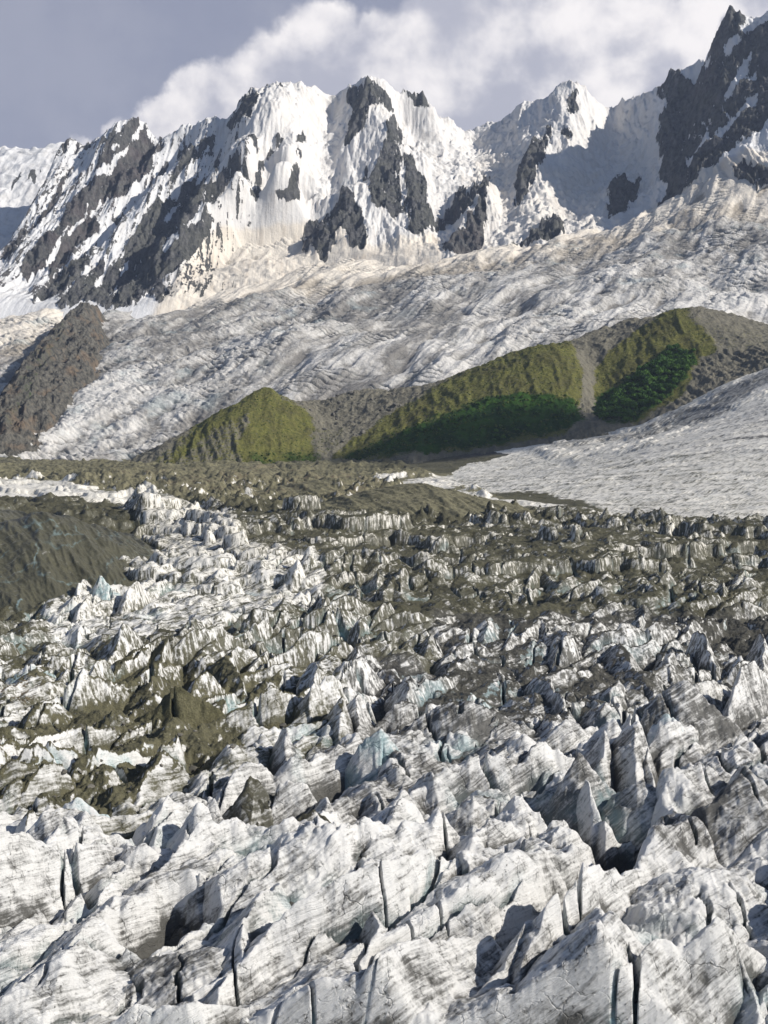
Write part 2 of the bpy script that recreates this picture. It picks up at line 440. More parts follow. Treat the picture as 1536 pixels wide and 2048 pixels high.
def wedge_field(x, y, cell, seed, th0, thv, Lr, wr, Ar, asym, reach=2, step=False):
    """union of many asymmetric ice ridges on a jittered lattice; returns height"""
    ci = np.floor(x / cell).astype(np.int32); cj = np.floor(y / cell).astype(np.int32)
    H = np.full(x.shape, -1e3, f32)
    tb = np.random.default_rng(seed).random((7, 64, 64)).astype(f32)
    for di in range(-reach, reach + 1):
        for dj in range(-reach, reach + 1):
            a = (ci + di); b = (cj + dj); ia = (a * 7 + b * 3) & 63; ib = (b * 5 - a) & 63
            r = [tb[k][ia, ib] for k in range(7)]
            dx = x - (a + r[0]) * cell; dy = y - (b + r[1]) * cell
            th = th0 + (r[2] - 0.5) * 2 * thv
            cs = np.cos(th); sn = np.sin(th)
            u = dx * cs + dy * sn; v = -dx * sn + dy * cs              # v grows away from the camera for th near 0
            L = mix(Lr[0], Lr[1], r[3]); w = mix(wr[0], wr[1], r[4]); A = mix(Ar[0], Ar[1], r[5] * r[5])
            wf = w * asym * (0.6 + 0.8 * r[6]); wb = w * (1.5 - 0.5 * r[6])
            pv = np.where(v < 0, -v / wf, v / wb)
            pu = np.abs(u) / L
            if step:
                pf = np.where(v < 0, np.minimum(pv * 0.55, 0.30) + np.maximum(pv - 0.55, 0) * 2.1, pv)
            else:
                pf = np.sqrt(pv * pv * 0.35 + 0.001) + 0.455 * pv
            h = A * (1 - pf - pu ** (2.6 if step else 1.6))
            np.maximum(H, h, out=H)
    return H


def crevasses(x, y, ang, period, seed, width, thr):
    """thin open slots: depth 0..1"""
    c, s = math.cos(ang), math.sin(ang)
    u = x * c + y * s; v = -x * s + y * c
    wv = v + 5.0 * perlin(x * 0.035, y * 0.035, seed) + 1.2 * perlin(x * 0.2, y * 0.2, seed + 1)
    k = np.floor(wv / period)
    t = np.abs(wv - (k + 0.5) * period)
    tb = np.random.default_rng(seed).random(512).astype(f32)
    off = tb[(k.astype(np.int32)) & 511] * 300
    m = perlin((u + off) * 0.028, k * 7.31, seed + 2)
    m = sstep(thr, thr + 0.18, m)
    return m * (1 - sstep(width * 0.45 * (0.5 + m), width * (0.5 + m), t))


def tongue_cracks(x, y):
    # fine transverse crevasses of the flat right hand glacier
    t_ = np.abs(((y * .75 + x * .22 + 16 * fbm(x * .008, y * .008, 4, 161)) / 19) % 1 - .5) * 2
    return (1 - sstep(.06, .22, t_)) * sstep(-.05, .2, fbm(x * .010 + 3, y * .014, 4, 165))


def glacier_height(x, y, info=False):
    base = base_surf(x, y)
    px, py = proj(x, y, base)
    rough = R_rough(px, py)
    far = sstep(650, 1150, y)                    # the cliffs of the middle distance
    # warp
    wx = x + 7 * fbm(x * 0.03, y * 0.03, 4, 11); wy = y + 7 * fbm(x * 0.03, y * 0.03, 4, 21)
    n1_ = wedge_field(wx, wy, 29.0, 3, 1.15, 0.5, (24, 64), (8, 16), (6, 21), 0.95)
    n2_ = wedge_field(wx, wy, 22.0, 4, 1.1, 0.65, (12, 42), (6, 12), (5, 19), 0.8)
    n0_ = wedge_field(wx, wy, 40.0, 6, 1.2, 0.4, (36, 95), (11, 24), (9, 27), 0.95)
    near = mix(np.maximum(n0_ * .95, n1_), n2_, sstep(320, 430, y))
    ty = wy * 0.62
    cliffs = wedge_field(wx, ty, 44.0, 5, 0.05, 0.5, (45, 110), (10, 18), (12, 28), 0.8, 2, True)
    # terraces: winding ice cliffs with flat gravel tops
    hx = x + 16 * fbm(x * .014, y * .014, 4, 71); hy = y + 16 * fbm(x * .014, y * .014, 4, 75)
    h0 = 48 * fbm(hx * .0062, hy * .0125, 5, 81, .5) + 3 * fbm(x * .035, y * .04, 3, 87) + .035 * (y - 600)
    stp = 14.0 + 4 * perlin(x * .004, y * .004, 89)
    q0 = h0 / stp; k0 = np.floor(q0); fr = q0 - k0
    ter = stp * (k0 + .88 * sstep(.0, .20, fr) + .12 * fr) - .02 * (y - 600)
    ter = ter + 5 * np.maximum(ridged(hx * .022, hy * .035, 4, 95, .5) - .55, 0) * 2
    vary = mix(.45, 1.15, sstep(-.45, .35, perlin(x * .009, y * .007, 149))); near = near * mix(1, vary, sstep(330, 450, y)); cliffs = cliffs * vary
    big = mix(near, np.maximum(ter, mix(1.0, .5, sstep(850, 1150, y)) * cliffs - 4), far)
    floor_ = -13 + 8 * fbm(x * 0.02, y * 0.02, 4, 31)
    near = 0
    med = sstep(-.35, .3, perlin(x * .018, y * .018, 45)) * wedge_field(wx + 2 * fbm(x * .1, y * .1, 3, 41), wy, 13.0, 8, 0.4, 1.3, (6, 16), (4, 8), (1, 8.5), 0.8, 1)
    h = np.maximum(big, mix(floor_, -30, far)) + (1 - far) * mix(3, 6, sstep(320, 420, y)) * (ridged(x * .03 + y * .012, y * .02 - x * .012, 6, 97, .5) - .55) + np.maximum(med, 0) * mix(0.5, 0.16, far) * mix(.7, 1, sstep(300, 400, y))
    small = wedge_field(wx, wy, 4.6, 13, 0.5, 1.5, (2.5, 6), (1.5, 3.2), (0.2, 2.6), 0.9, 1)
    jag = sstep(-0.15, 0.35, perlin(x * 0.022, y * 0.022, 77))
    h = h + np.maximum(small, 0) * mix(0.06, 0.45, jag) * (1 - .6 * far) * sstep(280, 420, y)
    # runnels and roughness
    h = h + 0.9 * (ridged(x * 0.22, y * 0.22, 4, 51) - 0.5) + 2.4 * fbm(x * 0.055, y * 0.055, 4, 61)
    cv = crevasses(wx, wy, 1.75, 13.0, 91, 0.55, 0.27) * (1 - far)
    cv = np.maximum(cv, crevasses(wx, wy, .95, 21.0, 93, 0.55, 0.33) * (1 - far))
    # connected clefts between the ridges
    ra = x * .42 + y * .91; rb = x * .91 - y * .42
    cn = np.abs(perlin(rb * .040 + .5 * fbm(x * .02, y * .02, 3, 141), ra * .016, 143)); cw = .045 + .05 * np.maximum(perlin(x * .02, y * .02, 145), -.6)
    cl = (1 - sstep(cw * .25, cw, cn)) * sstep(-.25, .2, perlin(x * .012 + 5, y * .012, 147)) * (1 - .75 * far)
    h = h - 9 * cv - 7.5 * cl; cv = np.maximum(cv, .75 * cl)
    z = base + h * rough + 1.3 * (ridged(x * .33, y * .33, 4, 155, .6) - .5) * sstep(.5, .85, R_deb(px, py))
    z = z + (1 - sstep(0.05, 0.3, rough)) * (3.0 * fbm(x * 0.010, y * 0.03, 5, 101) + 2.0 * (ridged(x * 0.02 + y * .006, y * 0.07, 5, 105, .55) - .5))
    tr = trench(x, y); z = z - 15 * tr
    smz = 1 - sstep(.08, .3, rough); z = z - 2.6 * smz * tongue_cracks(x, y)
    # debris plain lumps and the big mounds
    lump = sstep(0.12, 0.3, rough) * (1 - sstep(0.35, 0.7, rough)) * sstep(.3, .6, R_deb(px, py))
    z = z + lump * mix(34, 14, sstep(1900, 2300, y)) / 34 * (34 * (ridged(x * 0.009, y * 0.012, 6, 111, .55) - 0.5) + 11 * (ridged(x * .035, y * .03, 5, 113) - .5) + 1.5 * fbm(x * 0.12, y * 0.12, 3, 115))
    mw = np.zeros_like(z); md = np.zeros_like(z); mq = np.zeros_like(z)
    for (mpx, mpy, Y, top, wl, wr_, wf, wb, vdeb, vdirt) in MOUNDS:
        mx, my, _ = P3(mpx, mpy, Y); zb = float(base_surf(np.array([mx]), np.array([my]))[0])
        A = (ZC + (HY - top) / F * Y) - zb
        nx = x + 6 * fbm(x * 0.03, y * 0.03, 4, 131); ny = y + 9 * fbm(x * 0.02, y * 0.02, 4, 135)
        du = (nx - mx); dv = (ny - my)
        pu = np.where(du < 0, -du / wl, du / wr_); pv = np.where(dv < 0, -dv / wf, dv / wb)
        mm = A * (1.0 - np.sqrt(pu ** 2 + pv ** 2 + 0.004)) + 8 * (ridged(x * 0.030 + y * .018, y * 0.006 - x * .005, 7, 137, .6) - .5)
        wgt = sstep(-4.0, 1.0, zb + mm - z); z = np.maximum(z, zb + mm)
        mw = np.maximum(mw, wgt); md = mix(md, vdeb, wgt); mq = mix(mq, vdirt, wgt)
    if not info:
        return z
    return z, base, px, py, rough, cv, (mw, md, mq)


TRENCH = [[(1215, 1590), (1262, 1680), (1232, 1765), (1190, 1805), (1120, 1875), (1075, 1910)], [(295, 1895), (360, 1850)], [(1100, 1640), (1180, 1690)], [(700, 1560), (560, 1590), (470, 1640)]]


def trench(x, y):
    wx = x + 5 * fbm(x * .05, y * .05, 4, 261); wy = y + 5 * fbm(x * .05, y * .05, 4, 265)
    T = np.zeros_like(x)
    for pl in TRENCH:
        g = [((a - CX) / F * (ZC * F / (b - HY)), ZC * F / (b - HY)) for a, b in pl]
        for (ax, ay), (bx, by) in zip(g[:-1], g[1:]):
            dx, dy = bx - ax, by - ay; t_ = np.clip(((wx - ax) * dx + (wy - ay) * dy) / (dx * dx + dy * dy), 0, 1)
            d = np.hypot(wx - ax - t_ * dx, wy - ay - t_ * dy); T = np.maximum(T, 1 - sstep(3.0, 11.0, d))
    return T


MOUNDS = [  # px, base py, distance, top py, half widths left/right/front/back (m)
    (845, 1045, 1480, 962, 200, 150, 150, 120, 1.1, .5),
    (90, 1180, 950, 1022, 190, 95, 150, 260, -.25, .80),
    (-40, 1150, 1000, 1002, 140, 120, 150, 260, -.25, .80),
    (640, 1000, 1750, 960, 160, 130, 90, 100, .95, .5),
    (370, 985, 1900, 948, 80, 120, 60, 80, .95, .5),
]


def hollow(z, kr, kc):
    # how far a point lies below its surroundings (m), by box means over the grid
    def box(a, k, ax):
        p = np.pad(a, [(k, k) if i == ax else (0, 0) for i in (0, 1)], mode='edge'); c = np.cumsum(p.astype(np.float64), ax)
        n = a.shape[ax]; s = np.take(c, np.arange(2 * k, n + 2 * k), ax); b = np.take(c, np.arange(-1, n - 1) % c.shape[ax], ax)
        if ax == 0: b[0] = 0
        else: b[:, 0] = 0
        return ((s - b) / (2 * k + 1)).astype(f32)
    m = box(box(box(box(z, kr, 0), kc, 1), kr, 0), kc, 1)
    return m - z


def ice_attrs(x, y, z, base, px, py, rough, cv, mnd):
    rel = z - base
    px = px + 26 * fbm(x * .010, y * .010, 4, 241) * sstep(200, 900, y) * 1.6; py = py + 18 * fbm(x * .010, y * .008, 4, 245)
    n = fbm(x * 0.012, y * 0.012, 4, 201)
    deb = R_deb(px, py) + 0.22 * n
    deb = deb * (1 - 0.6 * sstep(0.3, 1, cv))
    dirt = R_dirt(px, py) + 0.2 * fbm(x * 0.03, y * 0.03, 4, 211)
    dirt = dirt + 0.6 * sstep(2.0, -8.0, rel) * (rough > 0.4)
    smo = 1 - sstep(.04, .2, rough); dirt = dirt + smo * (.35 * tongue_cracks(x, y) + .5 * sstep(.12, .4, fbm(x * .0035, y * .022 + x * .006, 5, 235)) + 0.6 * fbm(x * .004, y * .05 + x * .012, 6, 231, .6) + .25 * fbm(x * .02, y * .09, 4, 237))
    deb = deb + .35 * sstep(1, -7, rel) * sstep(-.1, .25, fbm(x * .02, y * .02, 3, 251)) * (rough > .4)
    deb = deb + .45 * trench(x, y) * sstep(4, -6, rel)
    deb = mix(deb, mnd[1] + .2 * n, mnd[0]); dirt = mix(dirt, mnd[2] + .25 + .2 * n, mnd[0])
    if min(z.shape) > 24:
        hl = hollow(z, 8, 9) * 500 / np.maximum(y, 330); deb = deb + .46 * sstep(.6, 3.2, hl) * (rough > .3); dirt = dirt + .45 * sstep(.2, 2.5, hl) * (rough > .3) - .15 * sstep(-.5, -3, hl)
    blue = 0.85 * cv + 0.5 * sstep(0.10, 0.40, fbm(x * 0.02 + 40, y * 0.02, 4, 221)) * sstep(0.5, 0.9, rough) * sstep(12, 2, rel)
    return dict(debris=deb, dirt=np.clip(dirt, 0, 1.4), blue=np.clip(blue, 0, 0.95), olive=R_olive(px, py), pale=.85 * np.clip(R_pale(px, py) + mnd[0] * (mnd[1] > .6), 0, 1), rust=R_rust(px, py),
                cliff=sstep(430, 620, y) * (1 - .75 * mnd[0]), beige=0.12 + 0.5 * sstep(600, 1100, y))


ICE = ice_material()


def log_rows(y0, y1, r):
    n = int(math.log(y1 / y0) / r); return y0 * np.exp(np.arange(n + 1) * (math.log(y1 / y0) / n))


U0, U1 = -0.37, 0.37
NU = int(1000 * Q)
ys = np.concatenate([log_rows(215, 1100, 0.00125 / Q)[:-1], log_rows(1100, 2850, 0.0014 / Q)])
GX_, GY_ = grid_xy(U0, U1, NU, ys)
GZ_, gb, gpx, gpy, grough, gcv, gmw = glacier_height(GX_, GY_, True)

# -------- the large seracs traced one by one: (peak px, peak py, foot py, crest tilt, left, right (m), front, back (m), label)
SERACS = [
    (605, 1690, 1835, 0.5, 17, 14, 17, 18, 1.0, 'white pyramid shaped ice serac with a small dirt patch on its left shoulder'),
    (400, 1602, 1742, 0.2, 20, 15, 15, 18, 1.0, 'tall fluted white serac with deep melt grooves down its front, below the debris hills'),
    (500, 1550, 1668, 0.9, 14, 17, 16, 16, 1.0, 'serac capped with olive gravel and standing dark among white ice at left'),
    (622, 1618, 1722, 0.2, 19, 22, 13, 16, 0.8, 'broad dark grey striped ice block right of the gravel capped serac'),
    (738, 1655, 1765, -0.3, 12, 18, 15, 16, 1.0, 'narrow white serac with a grey right flank in the middle of the icefield'),
    (398, 1745, 1850, 0.6, 10, 16, 14, 14, 1.0, 'small white serac beside the dark shadowed pit at lower left'),
    (282, 1685, 1800, 0.1, 15, 15, 13, 16, 0.8, 'blunt rounded dirty white serac left of the fluted serac'),
    (150, 1595, 1680, 0.3, 13, 20, 12, 16, 0.7, 'flat topped white ice block split by a turquoise crevasse near the left edge'),
    (215, 1795, 1890, 0.7, 12, 18, 18, 16, 1.0, 'low white serac with a leaning right edge above the lower left crevasses'),
    (737, 1785, 1925, 0.8, 26, 15, 24, 22, 1.0, 'long white ice ridge sloping down to the left at the bottom centre'),
    (943, 1590, 1705, 0.6, 18, 14, 16, 18, 1.0, 'pointed white serac with a grey striped left face at the centre right'),
    (1033, 1585, 1705, -0.4, 9, 18, 18, 16, 1.0, 'sharp bright white ice pinnacle with a long right slope'),
    (1053, 1675, 1810, -0.5, 12, 24, 22, 18, 1.0, 'smooth white ice peak running down to the dark gully on its right'),
    (930, 1700, 1895, 0.5, 24, 22, 24, 22, 0.8, 'big white ice ridge split by tall narrow crevasses in its front'),
    (1493, 1532, 1760, 0.7, 38, 22, 26, 24, 0.8, 'great grey striped ice ridge rising at the right edge'),
    (1393, 1735, 1960, 0.35, 34, 40, 34, 26, 0.55, 'broad rounded white ice hump at lower right'),
    (1158, 1920, 2045, 0.3, 14, 13, 14, 14, 0.8, 'small rounded ice knob at the bottom edge right of centre'),
    (1158, 1505, 1650, 0.4, 18, 22, 16, 18, 0.9, 'rough dark grey serac with jagged crest above the dark gully'),
    (1228, 1435, 1548, 0.5, 24, 14, 18, 20, 0.8, 'domed serac with a shaded left face and bright right edge'),
    (1333, 1425, 1520, -0.2, 18, 16, 12, 15, 1.1, 'clean turquoise ice pinnacle right of the domed serac'),
    (1368, 1360, 1500, 0.1, 36, 30, 22, 24, 0.7, 'massive rounded grey ice hill on the right side of the icefield'),
    (1048, 1465, 1555, 0.3, 22, 20, 14, 18, 0.9, 'white serac with fluted right side left of the domed serac'),
    (930, 1400, 1490, 0.1, 36, 36, 14, 22, 0.7, 'wide grey ice wall with vertical melt streaks in the middle distance'),
    (200, 1150, 1215, -0.2, 18, 24, 13, 18, 1.0, 'pale turquoise ice block against the dark slope on the far left'),
    (352, 1372, 1470, 0.2, 26, 26, 12, 22, 0.8, 'dark hollow ice face under a dome of olive gravel at left'),
    (430, 1255, 1318, 0.1, 32, 32, 14, 24, 0.9, 'dark cone shaped ice hill among white cliffs at left of centre'),
    (60, 1325, 1385, 0.2, 22, 22, 12, 18, 0.8, 'round blue grey ice knob above a white ledge at the left edge'),
    (760, 1455, 1560, 0.2, 17, 15, 14, 16, 0.9, 'grey ice block with turquoise base in the middle of the icefield'),
    (860, 1540, 1640, -0.3, 16, 16, 14, 16, 1.0, 'jagged white serac left of the pointed striped serac'),
    (60, 1620, 1760, 0.4, 17, 20, 18, 18, 0.9, 'white ribbed ice hill at the left edge below the gravel mounds'),
    (120, 1880, 2010, 0.5, 24, 26, 22, 22, 0.7, 'smooth white ice hill cut by a turquoise crevasse in the lower left corner'),
    (420, 1900, 2050, 0.3, 34, 34, 26, 24, 0.55, 'low white ice swell with short dark cracks at the bottom left'),
    (1500, 1640, 1745, 0.5, 24, 22, 14, 18, 0.8, 'grey striped ice shoulder with a turquoise notch near the right edge'),
    (1290, 1560, 1665, 0.2, 20, 20, 15, 18, 0.8, 'dark banded ice block behind the gully at right'),
]


def make_seracs():
    out = []
    for k, (ppx, ppy, fpy, tilt, wl, wr_, wf, wb, sharp, label) in enumerate(SERACS):
        sharp *= .95; Yf = ZC * F / (fpy - HY)
        Y = Yf + wf * 0.85
        sx, sy, sz = P3(ppx, ppy, Y)
        R = 1.25 * max(wl, wr_, wf, wb)
        j0, j1 = np.searchsorted(ys, [Y - R, Y + R]); i0 = int(np.clip(((sx - R) / Y - U0) / (U1 - U0) * NU, 0, NU - 2)); i1 = int(np.clip(((sx + R) / Y - U0) / (U1 - U0) * NU, 2, NU))
        j0 = max(j0, 0)
        X = GX_[j0:j1, i0:i1]; Yy = GY_[j0:j1, i0:i1]
        if X.size < 9 or min(X.shape) < 3:
            continue
        wx = X + 5.0 * fbm(X * 0.05, Yy * 0.05, 4, 301 + k) + 1.6 * fbm(X * 0.25, Yy * 0.25, 3, 303); wy = Yy + 5.0 * fbm(X * 0.05, Yy * 0.05, 4, 331 + k)
        # keep the summit where it was traced
        dx = wx - sx - 5.0 * float(fbm(np.array([sx * .05]), np.array([sy * .05]), 4, 301 + k)[0]); dy = wy - sy - 5.0 * float(fbm(np.array([sx * .05]), np.array([sy * .05]), 4, 331 + k)[0])
        v = dy - 0.55 * tilt * np.abs(dx) * np.sign(dx) * 0.8; u = dx
        pu = np.where(u < 0, -u / wl, u / wr_); pv = np.where(v < 0, -v / wf, v / wb)
        e = 1.15 + 0.75 * (1 - sharp)
        q = (pu ** e + pv ** e + 0.002) ** (1 / e)
        foot = -6.0
        prof = np.where(q < 1, 1 - q ** (1.0 + 0.9 * (1 - sharp)), 1 - q)
        h = foot + (sz - foot) * prof
        h = h + 1.5 * (ridged(X * 0.12, Yy * 0.12, 4, 351 + k) - 0.62) * np.clip(q * 3, 0, 1) + 0.8 * (ridged(X * 0.3, Yy * 0.3, 3, 355) - 0.5)
        sm = wedge_field(wx, wy, 9.0, 380 + k, 0.6, 1.2, (5, 12), (2, 4), (0.3, 4.0), 0.8, 1)
        h = h + np.maximum(sm, 0) * 0.55 * np.clip(q * 2, 0, 1)
        cv = crevasses(wx, wy, 1.7, 11.0, 391 + k, 0.7, 0.12)
        h = h - np.where(cv > 0.02, 8 * cv, 0)
        keep = (h - GZ_[j0:j1, i0:i1]) > -0.6
        if keep.sum() < 12:
            continue
        reach = np.zeros_like(keep); c0 = np.unravel_index(np.argmax(np.where(keep, h, -99)), h.shape); reach[c0] = True
        for _ in range(900):
            g = reach.copy(); g[1:] |= reach[:-1]; g[:-1] |= reach[1:]; g[:, 1:] |= reach[:, :-1]; g[:, :-1] |= reach[:, 1:]; g &= keep
            if (g == reach).all(): break
            reach = g
        keep = reach
        A = ice_attrs(X, Yy, h, gb[j0:j1, i0:i1], gpx[j0:j1, i0:i1], gpy[j0:j1, i0:i1], grough[j0:j1, i0:i1], cv, [g[j0:j1, i0:i1] for g in gmw])
        if 'turquoise' in label or 'blue' in label:
            A['blue'] = np.clip(A['blue'] + 0.6, 0, 0.95); A['dirt'] = A['dirt'] * 0.4
        if 'dark' in label or 'grey' in label:
            A['dirt'] = A['dirt'] + 0.25
        if 'gravel' in label:
            A['debris'] = A['debris'] + 0.7 * (q < 0.75); A['olive'] = np.clip(A['olive'] + 0.5, 0, 1)
        elif y_near(Y):
            A['debris'] = A['debris'] - 0.12 * (1 - np.clip(q, 0, 1))
        if 'bright white' in label or 'smooth white' in label or label.startswith('white'):
            A['dirt'] = A['dirt'] * 0.6
        o = put_grid('serac', X, Yy, h, ICE, A, keep)
        tag(o, label, 'serac', 'large seracs of the icefield')
        out.append(o)
    return out


def y_near(Y):
    return Y < 600


gl = put_grid('glacier', GX_, GY_, GZ_, ICE, ice_attrs(GX_, GY_, GZ_, gb, gpx, gpy, grough, gcv, gmw))
tag(gl, 'broken main glacier of white and dirt streaked ice filling the valley floor', kind='structure')
make_seracs()
# ================================================================== UPPER GLACIER
up_pts = [P3(*p) for p in [
    (-150, 920, 2850), (20, 912, 2900), (150, 905, 2900), (300, 895, 2900), (450, 872, 2950), (600, 800, 3000), (700, 772, 3000), (850, 742, 3000),
    (1000, 735, 3050), (1130, 700, 3050), (1290, 655, 3150), (1400, 650, 3150), (1536, 645, 3200), (1700, 640, 3200),
    (-150, 780, 3700), (0, 780, 3650), (150, 790, 3400), (250, 730, 3600), (350, 690, 3800), (500, 690, 3600), (600, 650, 3900), (750, 650, 3650), (900, 625, 3700), (1050, 610, 3650),
    (1200, 590, 3550), (1300, 560, 3600), (1420, 560, 3550), (1536, 540, 3600), (1700, 520, 3600),
    (-150, 680, 4300), (50, 690, 4250), (200, 655, 4400), (400, 620, 4600), (700, 570, 4500), (950, 545, 4500), (1200, 490, 4500), (1400, 460, 4300), (1536, 440, 4200), (1700, 430, 4200),
    (-150, 605, 5000), (0, 603, 5000), (180, 612, 4850), (340, 600, 4900), (470, 550, 5050), (600, 512, 5200), (880, 512, 5000), (1000, 497, 5000), (1130, 467, 5000), (1320, 434, 4900), (1440, 350, 4700), (1536, 335, 4550), (1700, 330, 4500),
    (450, 490, 5300), (560, 440, 5500),
]]
up_pts += [(x, y + 700, z - 60) for x, y, z in [P3(p, 560, 5100) for p in (-150, 100, 350)] + [P3(p, 460, 5100) for p in (900, 1300, 1600)]]
up_pts += [((p - CX) / F * 2450, 2450, -60.0) for p in (-200, 100, 400, 700, 1000, 1300, 1700)]
up_surf = Surf(up_pts, c=120)
R_ub = region([(0.9, [(280, 620), (340, 580), (420, 470), (520, 420), (640, 400), (720, 490), (880, 500), (1000, 480), (1320, 400), (1360, 350), (1440, 330), (1600, 270), (1600, 410), (1300, 480), (1000, 545), (760, 560), (600, 590), (400, 612)]),
               (0.8, [(-60, 590), (250, 590), (200, 640), (60, 720), (-60, 760)])], blur=10)
R_ud = region([(0.50, [(-60, 400), (1700, 300), (1700, 950), (-60, 950)]),
               (0.58, [(330, 615), (700, 545), (1000, 500), (1320, 440), (1560, 420), (1560, 480), (1250, 520), (1000, 570), (800, 640), (560, 690), (300, 700)]),
               (0.08, [(280, 622), (340, 580), (420, 470), (520, 420), (640, 400), (720, 490), (880, 500), (1100, 470), (1320, 400), (1360, 350), (1440, 330), (1600, 270), (1600, 390), (1340, 430), (1000, 525), (640, 570), (420, 608)]),
               (0.05, [(-60, 590), (250, 590), (200, 630), (60, 690), (-60, 720)]),
               (0.75, [(690, 640), (830, 600), (940, 615), (900, 690), (760, 660)]),
               (0.25, [(120, 760), (330, 700), (200, 840), (100, 910), (20, 920)]),
               (0.25, [(760, 780), (900, 700), (1150, 560), (1330, 520), (1560, 540), (1560, 650), (1250, 650), (1050, 640), (960, 760)]),
               (0.65, [(540, 780), (700, 740), (830, 770), (760, 790), (600, 800)])], blur=6)
R_uc = region([(0.26, [(-60, 400), (1700, 300), (1700, 950), (-60, 950)]),
               (0.8, [(-60, 640), (330, 640), (600, 600), (700, 590), (620, 680), (500, 760), (430, 840), (300, 920), (-60, 940)]),
               (0.8, [(600, 600), (780, 560), (1560, 420), (1560, 500), (1100, 540), (900, 590), (700, 640)]),
               (0.08, [(280, 622), (340, 580), (420, 470), (640, 400), (720, 490), (880, 500), (1100, 470), (1320, 430), (1300, 450), (1000, 520), (640, 565), (420, 605)]),
               (0.15, [(560, 790), (640, 720), (900, 680), (1100, 620), (1250, 640), (1050, 680), (900, 780), (760, 790)]),
               (0.75, [(960, 690), (1010, 640), (1150, 600), (1200, 620), (1100, 660), (1000, 720)]),
               (0.8, [(1150, 560), (1250, 530), (1560, 500), (1560, 600), (1420, 610), (1300, 570), (1200, 590)])], blur=8)
FAR_ICE = far_ice_material()
ys2 = log_rows(2600, 5750, 0.00085 / Q)
X, Y = grid_xy(U0, U1, NU, ys2)
ub = up_surf(X, Y); px, py = proj(X, Y, ub)
cr = R_uc(px, py)
al = math.radians(27); ca, sa = math.cos(al), math.sin(al)
wx = X + 30 * fbm(X * .004, Y * .004, 4, 401); wy = Y + 30 * fbm(X * .004, Y * .004, 4, 405)
s_ = wx * ca - wy * sa; t_ = wx * sa + wy * ca         # across / along the flow
trans = wedge_field(s_ * 0.75, t_ * 1.15, 15.0, 411, 0.1, 0.8, (10, 28), (4, 8), (3, 13), 0.7, 2)
fine = wedge_field(s_, t_, 11.0, 413, 0.3, 1.3, (6, 12), (3, 6), (1, 7), 0.8, 1)
Zu = ub + cr * (np.maximum(trans, -2) * .75 + 0.6 * np.maximum(fine, 0) + 8 * fbm(X * .02, Y * .02, 4, 415))
Zu += 15 * (ridged(s_ * .011, t_ * .0012, 5, 419, .5) - .5) * (1 - .6 * cr)
Zu += 70 * fbm(s_ * .004, t_ * .0022, 4, 421) + (6 * (ridged(s_ * .03, t_ * .003, 5, 425) - .5)) * (1 - cr) + 3 * fbm(X * .03, Y * .03, 4, 429)
arcs = np.abs(((t_ + 20 * fbm(s_ * .01, t_ * .003, 3, 431)) / 22) % 1 - .5) * 2
am = sstep(.02, .3, fbm(s_ * .006 + 9, t_ * .005, 3, 433))
Zu -= 9 * am * (1 - sstep(.08, .3, arcs)) * (cr > .05)
o = put_grid('upper_glacier', X, Y, Zu, FAR_ICE, dict(dirt=R_ud(px, py) + 0.25 * fbm(X * .006, Y * .006, 4, 441) + .25 * sstep(4, -6, Zu - ub) * cr, beige=R_ub(px, py) + .08,
             pit=sstep(1, 6, hollow(Zu, 7, 7)) + .8 * am * (arcs < .2), blue=np.clip(.6 * sstep(.1, .4, fbm(X * .008, Y * .008, 4, 443)) * cr + .5 * am * (arcs < .2), 0, .8)))
tag(o, 'high crevassed glacier sweeping down from the snow basin behind the moraine', kind='structure')

# ================================================================== MOUNTAINS
crest = [(-80, 560, 5000), (0, 520, 5100), (60, 420, 5400), (125, 292, 5900), (180, 283, 5950), (215, 268, 6000), (245, 248, 6050), (275, 234, 6100), (295, 262, 6150), (325, 268, 6150), (345, 268, 6200), (362, 257, 6200), (395, 245, 6250), (430, 231, 6300), (455, 238, 6300), (500, 182, 6350), (530, 163, 6400), (565, 166, 6400), (600, 165, 6400), (640, 180, 6400), (690, 181, 6350), (710, 170, 6250), (745, 166, 6200), (775, 178, 6250), (800, 184, 6300), (830, 200, 6300), (845, 190, 6300), (862, 215, 6350), (900, 242, 6450), (950, 266, 6600), (1000, 250, 6600), (1040, 212, 6500), (1090, 198, 6400), (1135, 168, 6250), (1165, 177, 6250), (1205, 208, 6300), (1245, 208, 6350), (1260, 190, 6300), (1310, 170, 6150), (1345, 150, 6000), (1415, 112, 5700), (1430, 80, 5600), (1447, 40, 5500), (1467, 21, 5450), (1485, 30, 5450), (1510, 35, 5400), (1536, 20, 5300), (1640, 20, 5200), (1760, 60, 5100)]
